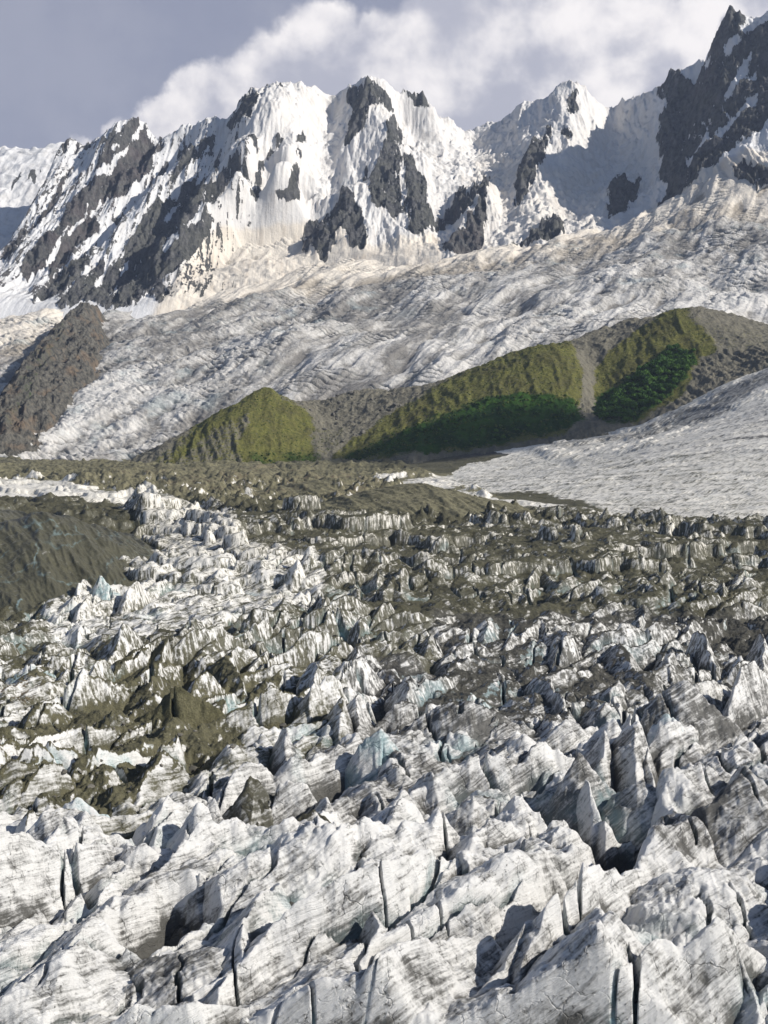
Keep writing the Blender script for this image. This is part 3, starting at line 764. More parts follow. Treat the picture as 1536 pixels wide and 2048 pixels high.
spurs = [
    [(275, 240, 6090), (235, 330, 5760), (160, 430, 5420), (60, 560, 4980)],
    [(325, 272, 6140), (300, 320, 5920), (230, 410, 5580), (130, 530, 5130), (80, 600, 4830)],
    [(430, 236, 6290), (370, 300, 6010), (300, 380, 5660), (200, 500, 5200), (120, 600, 4810)],
    [(500, 186, 6340), (480, 270, 6010), (440, 320, 5800), (370, 420, 5430), (300, 520, 5080), (220, 612, 4760)],
    [(497, 270, 5960), (480, 330, 5680), (400, 440, 5260), (350, 520, 5010), (318, 585, 4830)],
    [(180, 285, 5930), (120, 380, 5560), (60, 470, 5230), (10, 540, 4990)],
    [(603, 168, 6390), (597, 240, 6160), (580, 290, 5920), (555, 335, 5700)],
    [(745, 170, 6190), (750, 220, 6010), (778, 300, 5740), (790, 370, 5500), (770, 440, 5250), (790, 480, 5100)],
    [(745, 170, 6190), (720, 230, 6030), (700, 280, 5900), (690, 330, 5760), (700, 380, 5580)],
    [(830, 350, 5650), (838, 400, 5420), (830, 460, 5120)],
    [(685, 378, 5480), (700, 420, 5300), (722, 478, 5100)],
    [(640, 445, 5330), (650, 500, 5130)],
    [(1135, 172, 6240), (1140, 230, 6000), (1115, 270, 5840), (1080, 320, 5640), (1045, 390, 5380), (1030, 470, 5010)],
    [(1075, 290, 5740), (1045, 350, 5540), (1040, 400, 5380)],
    [(970, 360, 5540), (940, 430, 5200), (905, 500, 4930)],
    [(985, 380, 5380), (985, 440, 5180), (965, 495, 4930)],
    [(1270, 355, 5520), (1240, 360, 5450), (1225, 430, 5080)],
    [(1110, 440, 5100), (1060, 470, 4950)],
    [(1310, 172, 6140), (1320, 230, 5800), (1318, 300, 5480), (1335, 400, 4950)],
    [(1467, 24, 5440), (1455, 110, 5300), (1430, 220, 5120), (1390, 330, 4860)],
    [(1500, 40, 5390), (1530, 170, 5050), (1480, 260, 4860)],
]
valleys = [
    [(290, 300, 6110), (215, 400, 5680), (110, 540, 5160)], [(370, 290, 6190), (280, 390, 5800), (170, 520, 5290)], [(445, 280, 6210), (340, 420, 5640), (200, 580, 5000)],
    [(480, 300, 6060), (430, 350, 5860), (330, 490, 5300), (265, 590, 4920)], [(535, 290, 6090), (520, 350, 5840), (500, 405, 5560)],
    [(660, 230, 6290), (640, 300, 6040), (630, 370, 5720), (600, 420, 5500)], [(810, 250, 6240), (815, 300, 6060)], [(950, 290, 6400), (930, 350, 5860), (880, 440, 5350), (860, 490, 5080)],
    [(1010, 300, 6160), (1005, 400, 5500), (1000, 480, 5020)], [(1230, 240, 6270), (1220, 300, 6010), (1190, 380, 5560), (1170, 440, 5160)], [(1290, 300, 5760), (1300, 380, 5260)],
    [(1400, 160, 5720), (1370, 260, 5380), (1345, 370, 4990)],
]
foot = [(-150, 600, 4750), (-60, 600, 4800), (0, 592, 4850), (60, 600, 4850), (110, 612, 4750), (220, 620, 4700), (340, 602, 4750), (420, 560, 4950), (480, 520, 5100), (600, 512, 5120), (700, 518, 5050), (800, 500, 5000), (880, 514, 4900), (960, 507, 4900), (1030, 492, 4900), (1130, 470, 4900), (1230, 455, 4920), (1310, 437, 4880), (1350, 395, 4780), (1440, 350, 4620), (1536, 335, 4480), (1640, 330, 4400), (1760, 330, 4400)]
def turn(p):
    px, py, Y = p
    d = (330 - px) * 1.9 if px < 545 else mix(-408, 0, min(1, (px - 545) / 130))
    return (px, py, Y + d * min(max((640 - py) / 330, 0), 1))


crest = [turn(p) for p in crest]; spurs = [[turn(p) for p in l] for l in spurs]; valleys = [[turn(p) for p in l] for l in valleys]
mp = []
for l in [crest] + spurs + valleys: mp += line(l, 75)
fl = line(foot, 80); mp += fl
mp += line([(425, 475, 5330), (480, 450, 5430), (560, 432, 5500), (620, 405, 5570), (680, 395, 5560)], 60) + line([(400, 525, 5110), (480, 492, 5250), (600, 472, 5330), (640, 480, 5290)], 70)
mp += [(x, y - 350, z - 260) for x, y, z in fl[::3]]
mp += [(x * 1.08, y + 420, z - 430) for x, y, z in line(crest, 150)]
mp += [(x * 1.2, y + 1300, z - 900) for x, y, z in line(crest, 400)]
_seen = {}
for p in mp: _seen[(round(p[0] / 12), round(p[1] / 12))] = p
m_surf = Surf(list(_seen.values()), c=40, lam=0.004)

Zp = lambda *p: zp(0, 220, 3.84, *p)
ROCK = [(1.0, q) for q in
    zp(0, 220, 3.84,
       [(760, 240), (830, 190), (930, 120), (1000, 80), (1050, 40), (1085, 70), (1095, 110), (1030, 170), (990, 240), (930, 270), (880, 330), (800, 420), (700, 480), (760, 390), (810, 310), (820, 250)],
       [(1060, 170), (1110, 160), (1150, 240), (1240, 180), (1260, 240), (1200, 330), (1180, 430), (1090, 520), (1010, 600), (900, 680), (790, 720), (660, 850), (560, 880), (480, 960), (330, 1220), (200, 1300), (140, 1200), (280, 1010), (420, 880), (530, 730), (620, 630), (720, 530), (860, 440), (980, 280), (1060, 230)],
       [(540, 390), (560, 420), (540, 490), (470, 650), (400, 760), (330, 850), (240, 960), (210, 930), (300, 830), (380, 720), (450, 600), (510, 470)],
       [(370, 590), (300, 720), (230, 870), (200, 910), (220, 960), (100, 1100), (20, 1180), (40, 1090), (130, 970), (230, 830), (310, 680)],
       [(480, 310), (520, 250), (545, 270), (500, 330)], [(560, 280), (620, 240), (625, 270), (575, 330)], [(650, 270), (680, 230), (700, 270), (660, 300)],
       [(1450, 270), (1536, 230), (1536, 380), (1430, 410), (1370, 480), (1310, 560), (1230, 620), (1180, 680), (1290, 560), (1360, 400)],
       [(1200, 520), (1270, 380), (1290, 390), (1240, 510)], [(860, 870), (970, 750), (960, 790), (900, 880)],
       [(620, 890), (780, 850), (770, 900), (680, 960), (600, 1060), (520, 1150), (440, 1250), (380, 1280), (360, 1220), (450, 1100), (540, 1000)],
       [(690, 1130), (690, 1180), (600, 1280), (500, 1400), (350, 1440), (240, 1490), (330, 1380), (380, 1290), (500, 1230), (620, 1140)],
       [(1536, 640), (1536, 780), (1450, 840), (1330, 930), (1260, 1010), (1240, 1090), (1536, 880), (1536, 1060), (1450, 1130), (1330, 1240), (1200, 1340), (1100, 1440), (1040, 1500), (830, 1530), (700, 1470), (460, 1530), (420, 1470), (560, 1350), (700, 1180), (800, 1160), (830, 1240), (900, 1180), (1010, 960), (1100, 810), (1200, 690), (1300, 680), (1380, 640), (1450, 580)],
       [(1150, 1420), (1200, 1330), (1260, 1350), (1310, 1410), (1260, 1440), (1230, 1480), (1170, 1430)]) +
    zp(360, 140, 3.84,
       [(650, 85), (690, 100), (640, 160), (610, 210), (540, 330), (520, 330), (480, 370), (440, 430), (390, 480), (370, 480), (400, 420), (340, 420), (420, 310), (500, 200), (550, 130), (600, 150)],
       [(0, 650), (60, 570), (150, 540), (250, 500), (260, 530), (200, 620), (140, 690), (60, 720), (0, 760)],
       [(510, 510), (440, 610), (460, 700), (470, 770), (390, 860), (200, 1030), (60, 1150), (0, 1200), (0, 900), (60, 880), (130, 880), (220, 880), (280, 810), (330, 740), (420, 620), (470, 540)],
       [(280, 700), (310, 710), (290, 770), (260, 780)], [(510, 500), (560, 490), (590, 560), (610, 670), (540, 560)], [(470, 680), (500, 740), (540, 860), (500, 850), (470, 790)],
       [(600, 700), (650, 680), (650, 760), (640, 850), (600, 900), (580, 830)], [(690, 570), (710, 590), (670, 680), (650, 670)], [(760, 470), (800, 480), (830, 480), (730, 600), (730, 520)],
       [(540, 930), (600, 890), (600, 960), (570, 1000)], [(880, 760), (900, 740), (910, 840), (930, 980), (880, 990), (740, 980), (740, 920), (790, 930), (840, 950), (850, 860)],
       [(930, 460), (960, 520), (970, 570), (910, 550)], [(900, 600), (925, 680), (905, 695)], [(730, 85), (790, 95), (780, 120), (740, 110)],
       [(1300, 160), (1400, 100), (1440, 120), (1490, 85), (1536, 140), (1536, 250), (1500, 240), (1450, 320), (1400, 430), (1320, 520), (1270, 590), (1250, 570), (1300, 460), (1340, 300), (1290, 250)],
       [(1240, 910), (1290, 940), (1350, 1040), (1390, 1120), (1440, 1280), (1420, 1350), (1380, 1380), (1270, 1230), (1200, 1250), (1190, 1330), (1150, 1350), (1140, 1430), (1120, 1480), (1080, 1460), (1030, 1360), (960, 1400), (900, 1370), (890, 1330), (940, 1310), (940, 1210), (980, 1170), (1100, 1160), (1160, 1080), (1200, 1050)],
       [(0, 1200), (150, 1160), (220, 1270), (150, 1330), (60, 1450), (0, 1480)]) +
    zp(700, 140, 3.84,
       [(0, 160), (120, 95), (180, 85), (230, 150), (300, 240), (330, 320), (300, 340), (270, 260), (180, 240), (120, 330), (60, 420), (0, 540), (0, 380), (40, 300), (0, 270)],
       [(290, 420), (340, 360), (390, 480), (400, 600), (410, 650), (370, 790), (390, 850), (400, 1060), (340, 1140), (270, 1100), (190, 1080), (150, 920), (200, 780), (250, 620)],
       [(390, 600), (480, 630), (510, 760), (580, 860), (600, 1010), (640, 1050), (650, 1140), (590, 1240), (540, 1270), (450, 1250), (450, 1070), (400, 1050), (430, 900), (420, 700)],
       [(640, 1160), (680, 1090), (720, 1100), (740, 1170), (640, 1230)],
       [(830, 910), (880, 920), (900, 960), (1030, 820), (1080, 830), (1060, 890), (1040, 990), (1040, 1100), (1030, 1250), (1020, 1350), (1060, 1390), (920, 1410), (820, 1430), (700, 1370), (690, 1340), (800, 1290), (860, 1230), (980, 1040), (990, 960), (850, 1130), (740, 1170), (720, 1060), (800, 1020)],
       [(390, 170), (410, 140), (470, 180), (490, 220), (540, 180), (590, 230), (615, 310), (560, 270), (480, 290), (470, 240)], [(690, 285), (710, 275), (730, 305)],
       [(1490, 420), (1536, 400), (1536, 560), (1440, 720), (1390, 860), (1310, 1020), (1280, 1090), (1260, 990), (1300, 930), (1280, 810), (1340, 720), (1400, 600), (1480, 540)],
       [(1240, 1320), (1460, 1210), (1500, 1170), (1536, 1160), (1536, 1300), (1400, 1330), (1270, 1355)], [(0, 960), (30, 980), (70, 1080), (140, 1310), (100, 1370), (0, 1330)], [(90, 730), (130, 740), (140, 850), (120, 860)]) +
    zp(1020, 140, 4.8,
       [(320, 510), (410, 500), (390, 600), (350, 760), (270, 960), (180, 1100), (110, 1270), (40, 1260), (70, 1180), (80, 960), (140, 870), (200, 730), (290, 640)],
       [(560, 270), (620, 200), (640, 240), (610, 320), (650, 360), (660, 410), (560, 390)], [(480, 580), (520, 510), (560, 590), (615, 670), (580, 690), (540, 640)],
       [(1030, 1030), (1090, 1030), (1140, 1080), (1260, 1070), (1230, 1180), (1170, 1280), (1090, 1370), (960, 1430), (920, 1370), (920, 1300), (960, 1260), (950, 1160), (980, 1080)],
       [(330, 1470), (420, 1430), (510, 1450), (525, 1590), (380, 1630), (60, 1690), (20, 1650), (300, 1560)]) +
    zp(1200, 0, 4.452,
       [(520, 770), (600, 690), (700, 650), (830, 800), (900, 650), (970, 600), (990, 480), (1040, 300), (1090, 130), (1140, 80), (1190, 60), (1240, 90), (1290, 150), (1290, 280), (1380, 250), (1496, 130), (1800, 50), (1800, 1000), (1496, 1080), (1380, 1250), (1250, 1290), (1060, 1400), (1050, 1450), (960, 1510), (880, 1540), (850, 1620), (720, 1720), (640, 1800), (500, 1940), (560, 1780), (600, 1700), (510, 1560), (550, 1400), (500, 1200), (560, 1000), (600, 900), (520, 840)],
       [(1180, 1500), (1260, 1450), (1496, 1460), (1800, 1430), (1800, 1640), (1420, 1640), (1400, 1730), (1330, 1730), (1200, 1600)])]
ROCK += [(0.0, q) for q in
    zp(0, 220, 3.84, [(1300, 780), (1400, 690), (1340, 820), (1290, 920), (1255, 870)], [(920, 1240), (1000, 1140), (1000, 1230), (930, 1290)], [(640, 1310), (690, 1260), (640, 1330)], [(700, 1380), (800, 1240), (850, 1230), (780, 1330)], [(840, 1400), (950, 1310), (900, 1380), (840, 1440)], [(540, 1340), (680, 1180), (700, 1200), (580, 1330), (480, 1420), (430, 1450)], [(1490, 590), (1536, 560), (1536, 600)],
       [(1030, 190), (1060, 180), (1000, 260), (930, 340), (860, 400), (940, 290)], [(850, 270), (920, 200), (900, 240), (860, 300)], [(1110, 170), (1130, 180), (1100, 320), (1085, 300)], [(360, 1210), (560, 930), (640, 860), (780, 720), (700, 830), (590, 920), (470, 1090), (380, 1200)]) +
    zp(1200, 0, 4.452, [(1110, 450), (1140, 340), (1220, 330), (1280, 400), (1170, 430)], [(1220, 320), (1240, 240), (1280, 230), (1280, 330)], [(1300, 160), (1510, 110), (1500, 180), (1380, 240), (1310, 190)], [(1080, 920), (1150, 790), (1220, 600), (1360, 490), (1330, 660), (1250, 750), (1190, 850), (1110, 900)], [(1320, 740), (1420, 540), (1400, 640), (1380, 740)],
       [(920, 1300), (970, 1190), (1150, 1060), (1330, 880), (1440, 850), (1380, 920), (1250, 1040), (1120, 1180), (940, 1270)], [(710, 1520), (850, 1330), (950, 1120), (970, 1180), (830, 1410)], [(1050, 1410), (1250, 1290), (1496, 1100), (1500, 1170), (1300, 1400), (1110, 1440)], [(650, 1490), (690, 1420), (700, 1440)], [(820, 810), (890, 640), (860, 760)])]
R_rock = region(ROCK, w=1700, h=640, x0=-64, sc=1.0, blur=4)
R_gent = region([(1.0, [(330, 620), (360, 560), (400, 460), (440, 400), (520, 412), (600, 400), (690, 480), (740, 490), (880, 495), (900, 560), (600, 640)])], blur=40)
R_rockw = region(ROCK, w=850, h=320, x0=-64, sc=2.0, blur=7)
R_warm = region([(0.45, [(0, 200), (330, 200), (330, 330), (250, 420), (60, 600), (0, 600)]), (0.5, [(880, 420), (980, 420), (960, 520), (880, 520)]), (0.4, [(1380, 0), (1480, 0), (1420, 200), (1380, 200)])], blur=10)
R_mb = region([(0.28, [(420, 100), (1300, 100), (1330, 470), (300, 620), (420, 400)]), (0.95, [(300, 640), (340, 570), (400, 490), (440, 450), (520, 455), (640, 440), (740, 485), (880, 470), (900, 560), (600, 700)]), (0.9, [(1300, 460), (1330, 410), (1400, 340), (1560, 280), (1560, 420)]), (.5, [(960, 300), (1200, 350), (1200, 480), (880, 520)])], blur=12)
R_icy = region([(1.0, [(560, 180), (700, 180), (690, 300), (640, 400), (600, 380), (620, 300)]), (1.0, [(830, 260), (1060, 260), (1050, 330), (970, 520), (1120, 470), (1240, 450), (1320, 380), (1310, 300), (1200, 250), (1130, 300), (1060, 420), (880, 380)]), (0.8, [(340, 600), (420, 480), (560, 420), (700, 470), (640, 560)])], blur=8)
MTN = mountain_material()
ys3 = np.arange(4420, 7300, 3.4 / Q)
X, Y = grid_xy(-0.37, 0.37, NU, ys3)
Zb = m_surf(X, Y); px, py = proj(X, Y, Zb)
wx = X + 22 * fbm(X * .004, Y * .004, 4, 501); wy = Y + 60 * fbm(X * .004, Y * .004, 4, 505)
hgt = sstep(350, 900, Zb)
shear = wx + 0.10 * (6200 - wy) * sstep(-300, -900, X) * 1.0
r1 = ridged(shear * .0062, wy * .0019, 7, 511, .58)
ic = R_icy(px, py)
gent = R_gent(px, py); ic = ic * (1 - .6 * gent); k1 = sstep(0.0, 0.5, hgt) * (1 - .55 * ic) * (1 - .85 * gent)
Zm = Zb + k1 * (60 * (r1 - .52))
flt = ridged((X + .10 * (6200 - Y) * sstep(-300, -900, X)) * .026 + .25 * fbm(X * .005, Y * .003, 3, 523), Y * .0018, 5, 521, .6)
dpx = 9 * fbm(X * .012, Y * .008, 5, 531); dpy = 9 * fbm(X * .012, Y * .008, 5, 535)
Zm += gent * (22 * fbm(X * .006, Y * .006, 5, 571) + 9 * (ridged(X * .012, Y * .02, 5, 575) - .5))
rk = R_rock(px + dpx, py + dpy); rw = R_rockw(px + dpx, py + dpy)
rs = sstep(.3, .7, rk)
Zm += (1 - rs) * (1 - ic) * k1 * 10 * (flt - .5) + (1 - rs) * 6 * (ridged(shear * .09, wy * .012, 3, 525) - .5) * k1
Zm += rs * (52 * (ridged(shear * .016, wy * .008, 7, 541, .60) - .5) + 12 * fbm(X * .05, Y * .04, 4, 551))
Zm += ic * (26 * (ridged(X * .011, Y * .014, 5, 561) - .5) + np.maximum(wedge_field(wx, wy, 36, 565, .2, .9, (14, 36), (8, 16), (4, 24), .6, 1), 0) + 5 * fbm(X * .04, Y * .04, 4, 567))
crest_w = np.exp(-((Zm - Zb) / 60) ** 2)
fr2 = ridged((X + .10 * (6200 - Y) * sstep(-300, -900, X)) * .07, Y * .010, 4, 527, .6)
left = sstep(-250, -550, X) * sstep(5600, 6100, Y) * .0 + sstep(560, 430, px) * sstep(620, 560, py) * .20
rock = .25 * rk + .85 * np.maximum(rw, left) + (.75 * (r1 - .5) + .8 * (flt - .5) + .95 * (fr2 - .5)) * sstep(.01, .15, np.maximum(rw, left))
o = put_grid('mountains', X, Y, Zm, MTN, dict(rock=rock, warm=R_warm(px, py), beige=R_mb(px, py)))
tag(o, 'steep range of snow covered rock peaks under the clouds', kind='structure')

# distant snow dome at the far left
d_pts = line([(-200, 330, 7400), (0, 303, 7300), (40, 306, 7350), (70, 296, 7250), (120, 288, 7200), (180, 300, 7300), (260, 330, 7400), (360, 380, 7500)], 120)
d_pts += [P3(*p) for p in [(-100, 400, 6600), (0, 400, 6500), (60, 380, 6600), (110, 370, 6700), (0, 480, 6000), (80, 460, 6200), (-100, 500, 5900), (-100, 560, 5500), (20, 560, 5500), (140, 520, 5900), (200, 500, 6100)]]
d_pts += [(x, y + 700, z - 350) for x, y, z in line([(-200, 330, 7400), (0, 303, 7300), (120, 288, 7200), (260, 330, 7400), (360, 380, 7500)], 300)]
ds = Surf(d_pts, c=60)
yd = np.arange(5300, 8000, 6.0 / Q)
X, Y = grid_xy(-0.42, -0.14, int(380 * Q), yd)
Zd = ds(X, Y); px, py = proj(X, Y, Zd)
Zd = Zd + 40 * (ridged(X * .004, Y * .003, 6, 601) - .5) + 12 * np.maximum(wedge_field(X, Y, 80, 605, .2, 1, (30, 70), (14, 30), (0, 2), .6, 1), 0) + 5 * fbm(X * .03, Y * .02, 4, 607)
R_dr = region([(1.0, q) for q in zp(0, 220, 3.84, [(90, 580), (170, 470), (160, 520), (100, 600), (85, 625)], [(190, 570), (240, 480), (270, 470), (280, 530), (260, 590), (240, 510)], [(300, 470), (320, 490), (310, 500)])], w=800, h=640, x0=-64, sc=1.0, blur=1)
o = put_grid('snow_hill', X, Y, Zd, MTN, dict(rock=R_dr(px + 4 * fbm(X * .02, Y * .02, 3, 611), py), warm=0 * X, beige=.05 + 0 * X))
tag(o, 'smooth snow dome far behind the left end of the range', kind='structure')
# ================================================================== MORAINE
mo = []
mo += line([(230, 945, 2540), (300, 905, 2600), (400, 848, 2700), (480, 803, 2780), (530, 776, 2800)], 40)     # crest of the left cone
mo += line([(530, 778, 2795), (502, 830, 2660), (478, 885, 2550)], 40)                                          # rib between bare and grassy side
mo += line([(530, 776, 2800), (580, 800, 2800), (620, 830, 2760), (640, 880, 2660)], 40)
mo += line([(640, 928, 2560), (700, 890, 2620), (760, 850, 2690), (850, 805, 2740), (910, 768, 2770), (1000, 730, 2800), (1080, 697, 2820), (1128, 690, 2820)], 40)
mo += line([(1128, 690, 2820), (1160, 725, 2740), (1175, 770, 2650), (1165, 820, 2560)], 40)
mo += line([(1190, 728, 2800), (1185, 770, 2690), (1183, 830, 2560)], 40)                                        # gully
mo += line([(1200, 720, 2800), (1260, 685, 2820), (1320, 650, 2840), (1368, 622, 2850), (1400, 660, 2780), (1395, 710, 2690)], 40)
mo += line([(1368, 622, 2850), (1450, 640, 2840), (1536, 672, 2800), (1640, 690, 2800)], 60)
mo += line([(1400, 690, 2700), (1450, 720, 2640), (1500, 720, 2610)], 60)
mo += line([(200, 950, 2480), (300, 945, 2480), (480, 940, 2480), (640, 942, 2480), (760, 955, 2400), (870, 950, 2380), (960, 930, 2390), (1100, 898, 2420), (1200, 880, 2430), (1290, 850, 2460), (1400, 785, 2510), (1536, 722, 2540), (1640, 690, 2560)], 60)
mo += line([(790, 905, 2450), (850, 898, 2450), (900, 885, 2470), (1000, 868, 2480), (1080, 856, 2490), (1150, 850, 2490)], 60)       # edge of the terrace
mo += [P3(*p) for p in [(600, 900, 2600), (640, 915, 2570), (900, 830, 2600), (1000, 800, 2620), (1080, 780, 2620), (1280, 760, 2620), (1320, 730, 2660), (1250, 810, 2540), (1320, 800, 2540)]]
mo += [P3(*p) for p in [(560, 800, 2880), (660, 800, 2900), (720, 780, 2930), (800, 780, 2900), (700, 840, 2790), (640, 830, 2840), (860, 770, 2900), (1000, 715, 2920), (1128, 685, 2950), (1230, 665, 3000), (1300, 640, 3000), (1368, 617, 2960), (1450, 630, 2980), (1560, 660, 2980), (1200, 655, 3050), (1260, 640, 3080)]]
mo += [((p - CX) / F * 3250, 3250, ZC + (HY - q) / F * 3250 - 160) for p, q in [(100, 900), (400, 850), (700, 770), (900, 740), (1130, 690), (1368, 640), (1640, 640)]]
mo += [((p - CX) / F * 2380, 2380, z) for p, z in [(100, -40), (300, -40), (500, -40), (650, -40), (900, -70), (1150, -40), (1300, 10), (1450, 60), (1640, 90)]]
mo += [P3(*p) for p in [(100, 990, 2600), (150, 1000, 2750), (150, 1000, 2950), (300, 960, 2850)]]
_s = {}
for p in mo: _s[(round(p[0] / 6), round(p[1] / 6))] = p
mo_surf = Surf(list(_s.values()), c=12, lam=0.002)
R_grass = region([(0.46, [(280, 940), (390, 850), (480, 800), (500, 900), (490, 940)]), (0.75, [(330, 935), (400, 840), (530, 765), (610, 815), (640, 860), (640, 930), (560, 945), (490, 930), (470, 900), (500, 830), (430, 860)]),
                  (0.7, [(640, 935), (760, 835), (910, 750), (1080, 675), (1140, 672), (1165, 740), (1165, 830), (1130, 870), (1000, 890), (900, 905), (820, 900), (760, 920)]),
                  (0.75, [(1190, 735), (1260, 665), (1368, 600), (1410, 650), (1440, 700), (1395, 720), (1370, 790), (1270, 850), (1190, 830)]),
                  (0.3, [(1370, 622), (1536, 665), (1536, 700), (1450, 700)]), (0.35, [(620, 860), (700, 850), (680, 900), (630, 920)]),
                  (0.5, [(800, 890), (860, 895), (850, 910), (800, 905)])], blur=9)
R_lush_shade = region([(0.95, [(640, 945), (760, 880), (860, 840), (960, 795), (1050, 785), (1150, 800), (1175, 840), (1130, 860), (1060, 870), (980, 890), (890, 900), (850, 905), (790, 900), (720, 925)]),  # soft shadow on the moraine foot, painted as deeper green
                 (0.9, [(1185, 830), (1190, 800), (1230, 770), (1290, 730), (1350, 695), (1390, 700), (1385, 740), (1340, 790), (1290, 830), (1270, 845), (1200, 840)]),  # real thicket on the right slope
                 (0.5, [(480, 900), (640, 905), (640, 940), (520, 945)])], blur=26)  # last patch: weaker painted shade below the left cone
R_bare = region([(1.0, [(280, 930), (400, 855), (500, 830), (470, 900), (490, 935), (330, 945)]), (1.0, [(1300, 840), (1370, 790), (1400, 720), (1450, 700), (1560, 690), (1560, 740), (1400, 800)]), (0.8, [(850, 960), (900, 905), (1150, 865), (1270, 850), (1200, 890)])], blur=5)
MOR = moraine_material()
ysm = np.concatenate([np.arange(2390, 2900, 1.7 / Q), np.arange(2900, 3120, 2.4 / Q)])
X, Y = grid_xy(-0.24, 0.37, int(850 * Q), ysm)
Zo = mo_surf(X, Y); px, py = proj(X, Y, Zo)
qx = px + 16 * fbm(X * .02, Y * .015, 5, 741, .6); qy = py + 12 * fbm(X * .02, Y * .015, 5, 745, .6)
bare = R_bare(qx, qy); gr = R_grass(qx, qy); lu = R_lush_shade(qx, qy)
rub = (1 - np.clip(gr + lu, 0, 1))
Zo += 7 * fbm(X * .014, Y * .014, 5, 701) + gr * 9 * (ridged(X * .03, Y * .008, 4, 703) - .5) + rub * (11 * (ridged(X * .03, Y * .03, 7, 705, .64) - .45)) + bare * 9 * (ridged(X * .045 + Y * .012, Y * .008, 4, 711) - .6) + 1.6 * fbm(X * .11, Y * .11, 4, 715)
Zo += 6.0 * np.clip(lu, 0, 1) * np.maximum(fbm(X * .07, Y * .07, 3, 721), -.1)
o = put_grid('moraine_hill', X, Y, Zo, MOR, dict(grass=gr, lush_shade=lu, bare=bare))
tag(o, 'grassy moraine ridges and scree cone between the two glaciers', kind='structure')
MO_X, MO_Y, MO_Z, MO_px, MO_py = X, Y, Zo, px, py

# ================================================================== ROCK SPUR at the left
edge = [(15, 912, 2860), (55, 890, 2930), (105, 848, 3110), (150, 800, 3300), (165, 770, 3450), (200, 710, 3800), (207, 660, 4350), (230, 640, 4600)]
cres = [(-60, 860, 2980), (0, 800, 3250), (60, 715, 3650), (110, 660, 4000), (150, 620, 4250), (172, 607, 4380), (190, 613, 4450), (215, 642, 4560)]
sp = line(cres, 40) + line(edge, 50)
sp += line([(172, 607, 4380), (188, 655, 4150), (190, 700, 3780), (165, 735, 3560), (150, 775, 3380)], 40)
sp += line([(60, 715, 3650), (100, 760, 3400), (90, 830, 3060)], 50) + line([(110, 660, 4000), (138, 715, 3640), (125, 790, 3230)], 50)
sp += line([(165, 645, 4180), (140, 692, 3800), (97, 737, 3450), (52, 812, 3090), (5, 880, 2880)], 40)
sp += [P3(-60, 915, 2850), P3(0, 915, 2850)]
sp += [(x - 90, y + 70, z - 110) for x, y, z in line(cres, 70)] + [(x - 260, y + 160, z - 280) for x, y, z in line(cres, 140)]
sp += [(x + 70, y - 30, z - 75) for x, y, z in line(edge, 70)] + [(x + 240, y - 40, z - 240) for x, y, z in line(edge, 140)]
sp += [(x + 60, y - 200, z - 200) for x, y, z in line([(-60, 915, 2850), (15, 912, 2860)], 70)]
s_surf = Surf(sp, c=15, lam=.003)
yss = np.arange(2750, 4800, 3.2 / Q)
X, Y = grid_xy(-0.37, -0.185, int(330 * Q), yss)
Zs = s_surf(X, Y); px, py = proj(X, Y, Zs)
Zs += 34 * (ridged(X * .02 - Y * .004, Y * .008 + X * .006, 6, 801, .55) - .5) + 6 * fbm(X * .08, Y * .06, 4, 805)
R_sg = region([(0.3, [(0, 850), (60, 720), (150, 620), (120, 700), (60, 800), (10, 860)])], blur=5)
N_ = NT('spur_rock'); n2 = N_.noise(s=.08, detail=8, rough=.7); n3 = N_.noise(s=.02, detail=6)
cc = N_.mix(N_.ramp(n2, .3, .7), (.035, .035, .032), (.19, .178, .15)); cc = N_.mix(N_.ramp(n3, .5, .68, 0, .6), cc, (.2, .14, .09))
cc = N_.mix(N_.ramp(N_.math('ADD', N_.attr('grass'), N_.math('MULTIPLY', N_.math('SUBTRACT', n2, .5), 1.4)), .3, .55, 0, .9), cc, (.035, .06, .016))
SPUR = N_.done(cc, .95, N_.bump(N_.math('MULTIPLY', n2, 12.0), 1.0, .9), .1)
keep = s_surf(X, Y) > up_surf(X, Y) - 60
o = put_grid('rock_hill', X, Y, Zs, SPUR, dict(grass=R_sg(px + 25 * fbm(X * .02, Y * .01, 5, 811, .6), py)), keep)
tag(o, 'steep brown rock spur splitting the icefalls at the left edge', kind='structure')

# ================================================================== GROUND far below everything, to the horizon
gm = NT('valley_ground'); gmat = gm.done(gm.mix(gm.noise(s=.01, detail=6), (.12, .115, .10), (.24, .23, .21)), .95)
gx, gy = np.meshgrid(np.linspace(-30000, 30000, 60).astype(f32), np.linspace(-20000, 40000, 60).astype(f32))
o = put_grid('ground', gx, gy, np.full_like(gx, -150.0), gmat); tag(o, kind='structure')
# ================================================================== SHRUBS on the moraine
N_ = NT('shrub_leaves'); oi = N_.n.new('ShaderNodeObjectInfo'); n2 = N_.noise(s=.35, detail=3)
cc = N_.mix(N_.math('ADD', N_.math('MULTIPLY', oi.outputs['Random'], .6), N_.math('MULTIPLY', n2, .4)), (0.022, 0.068, 0.010), (0.085, 0.17, 0.022))
LEAF = N_.done(cc, .8, None, .2)


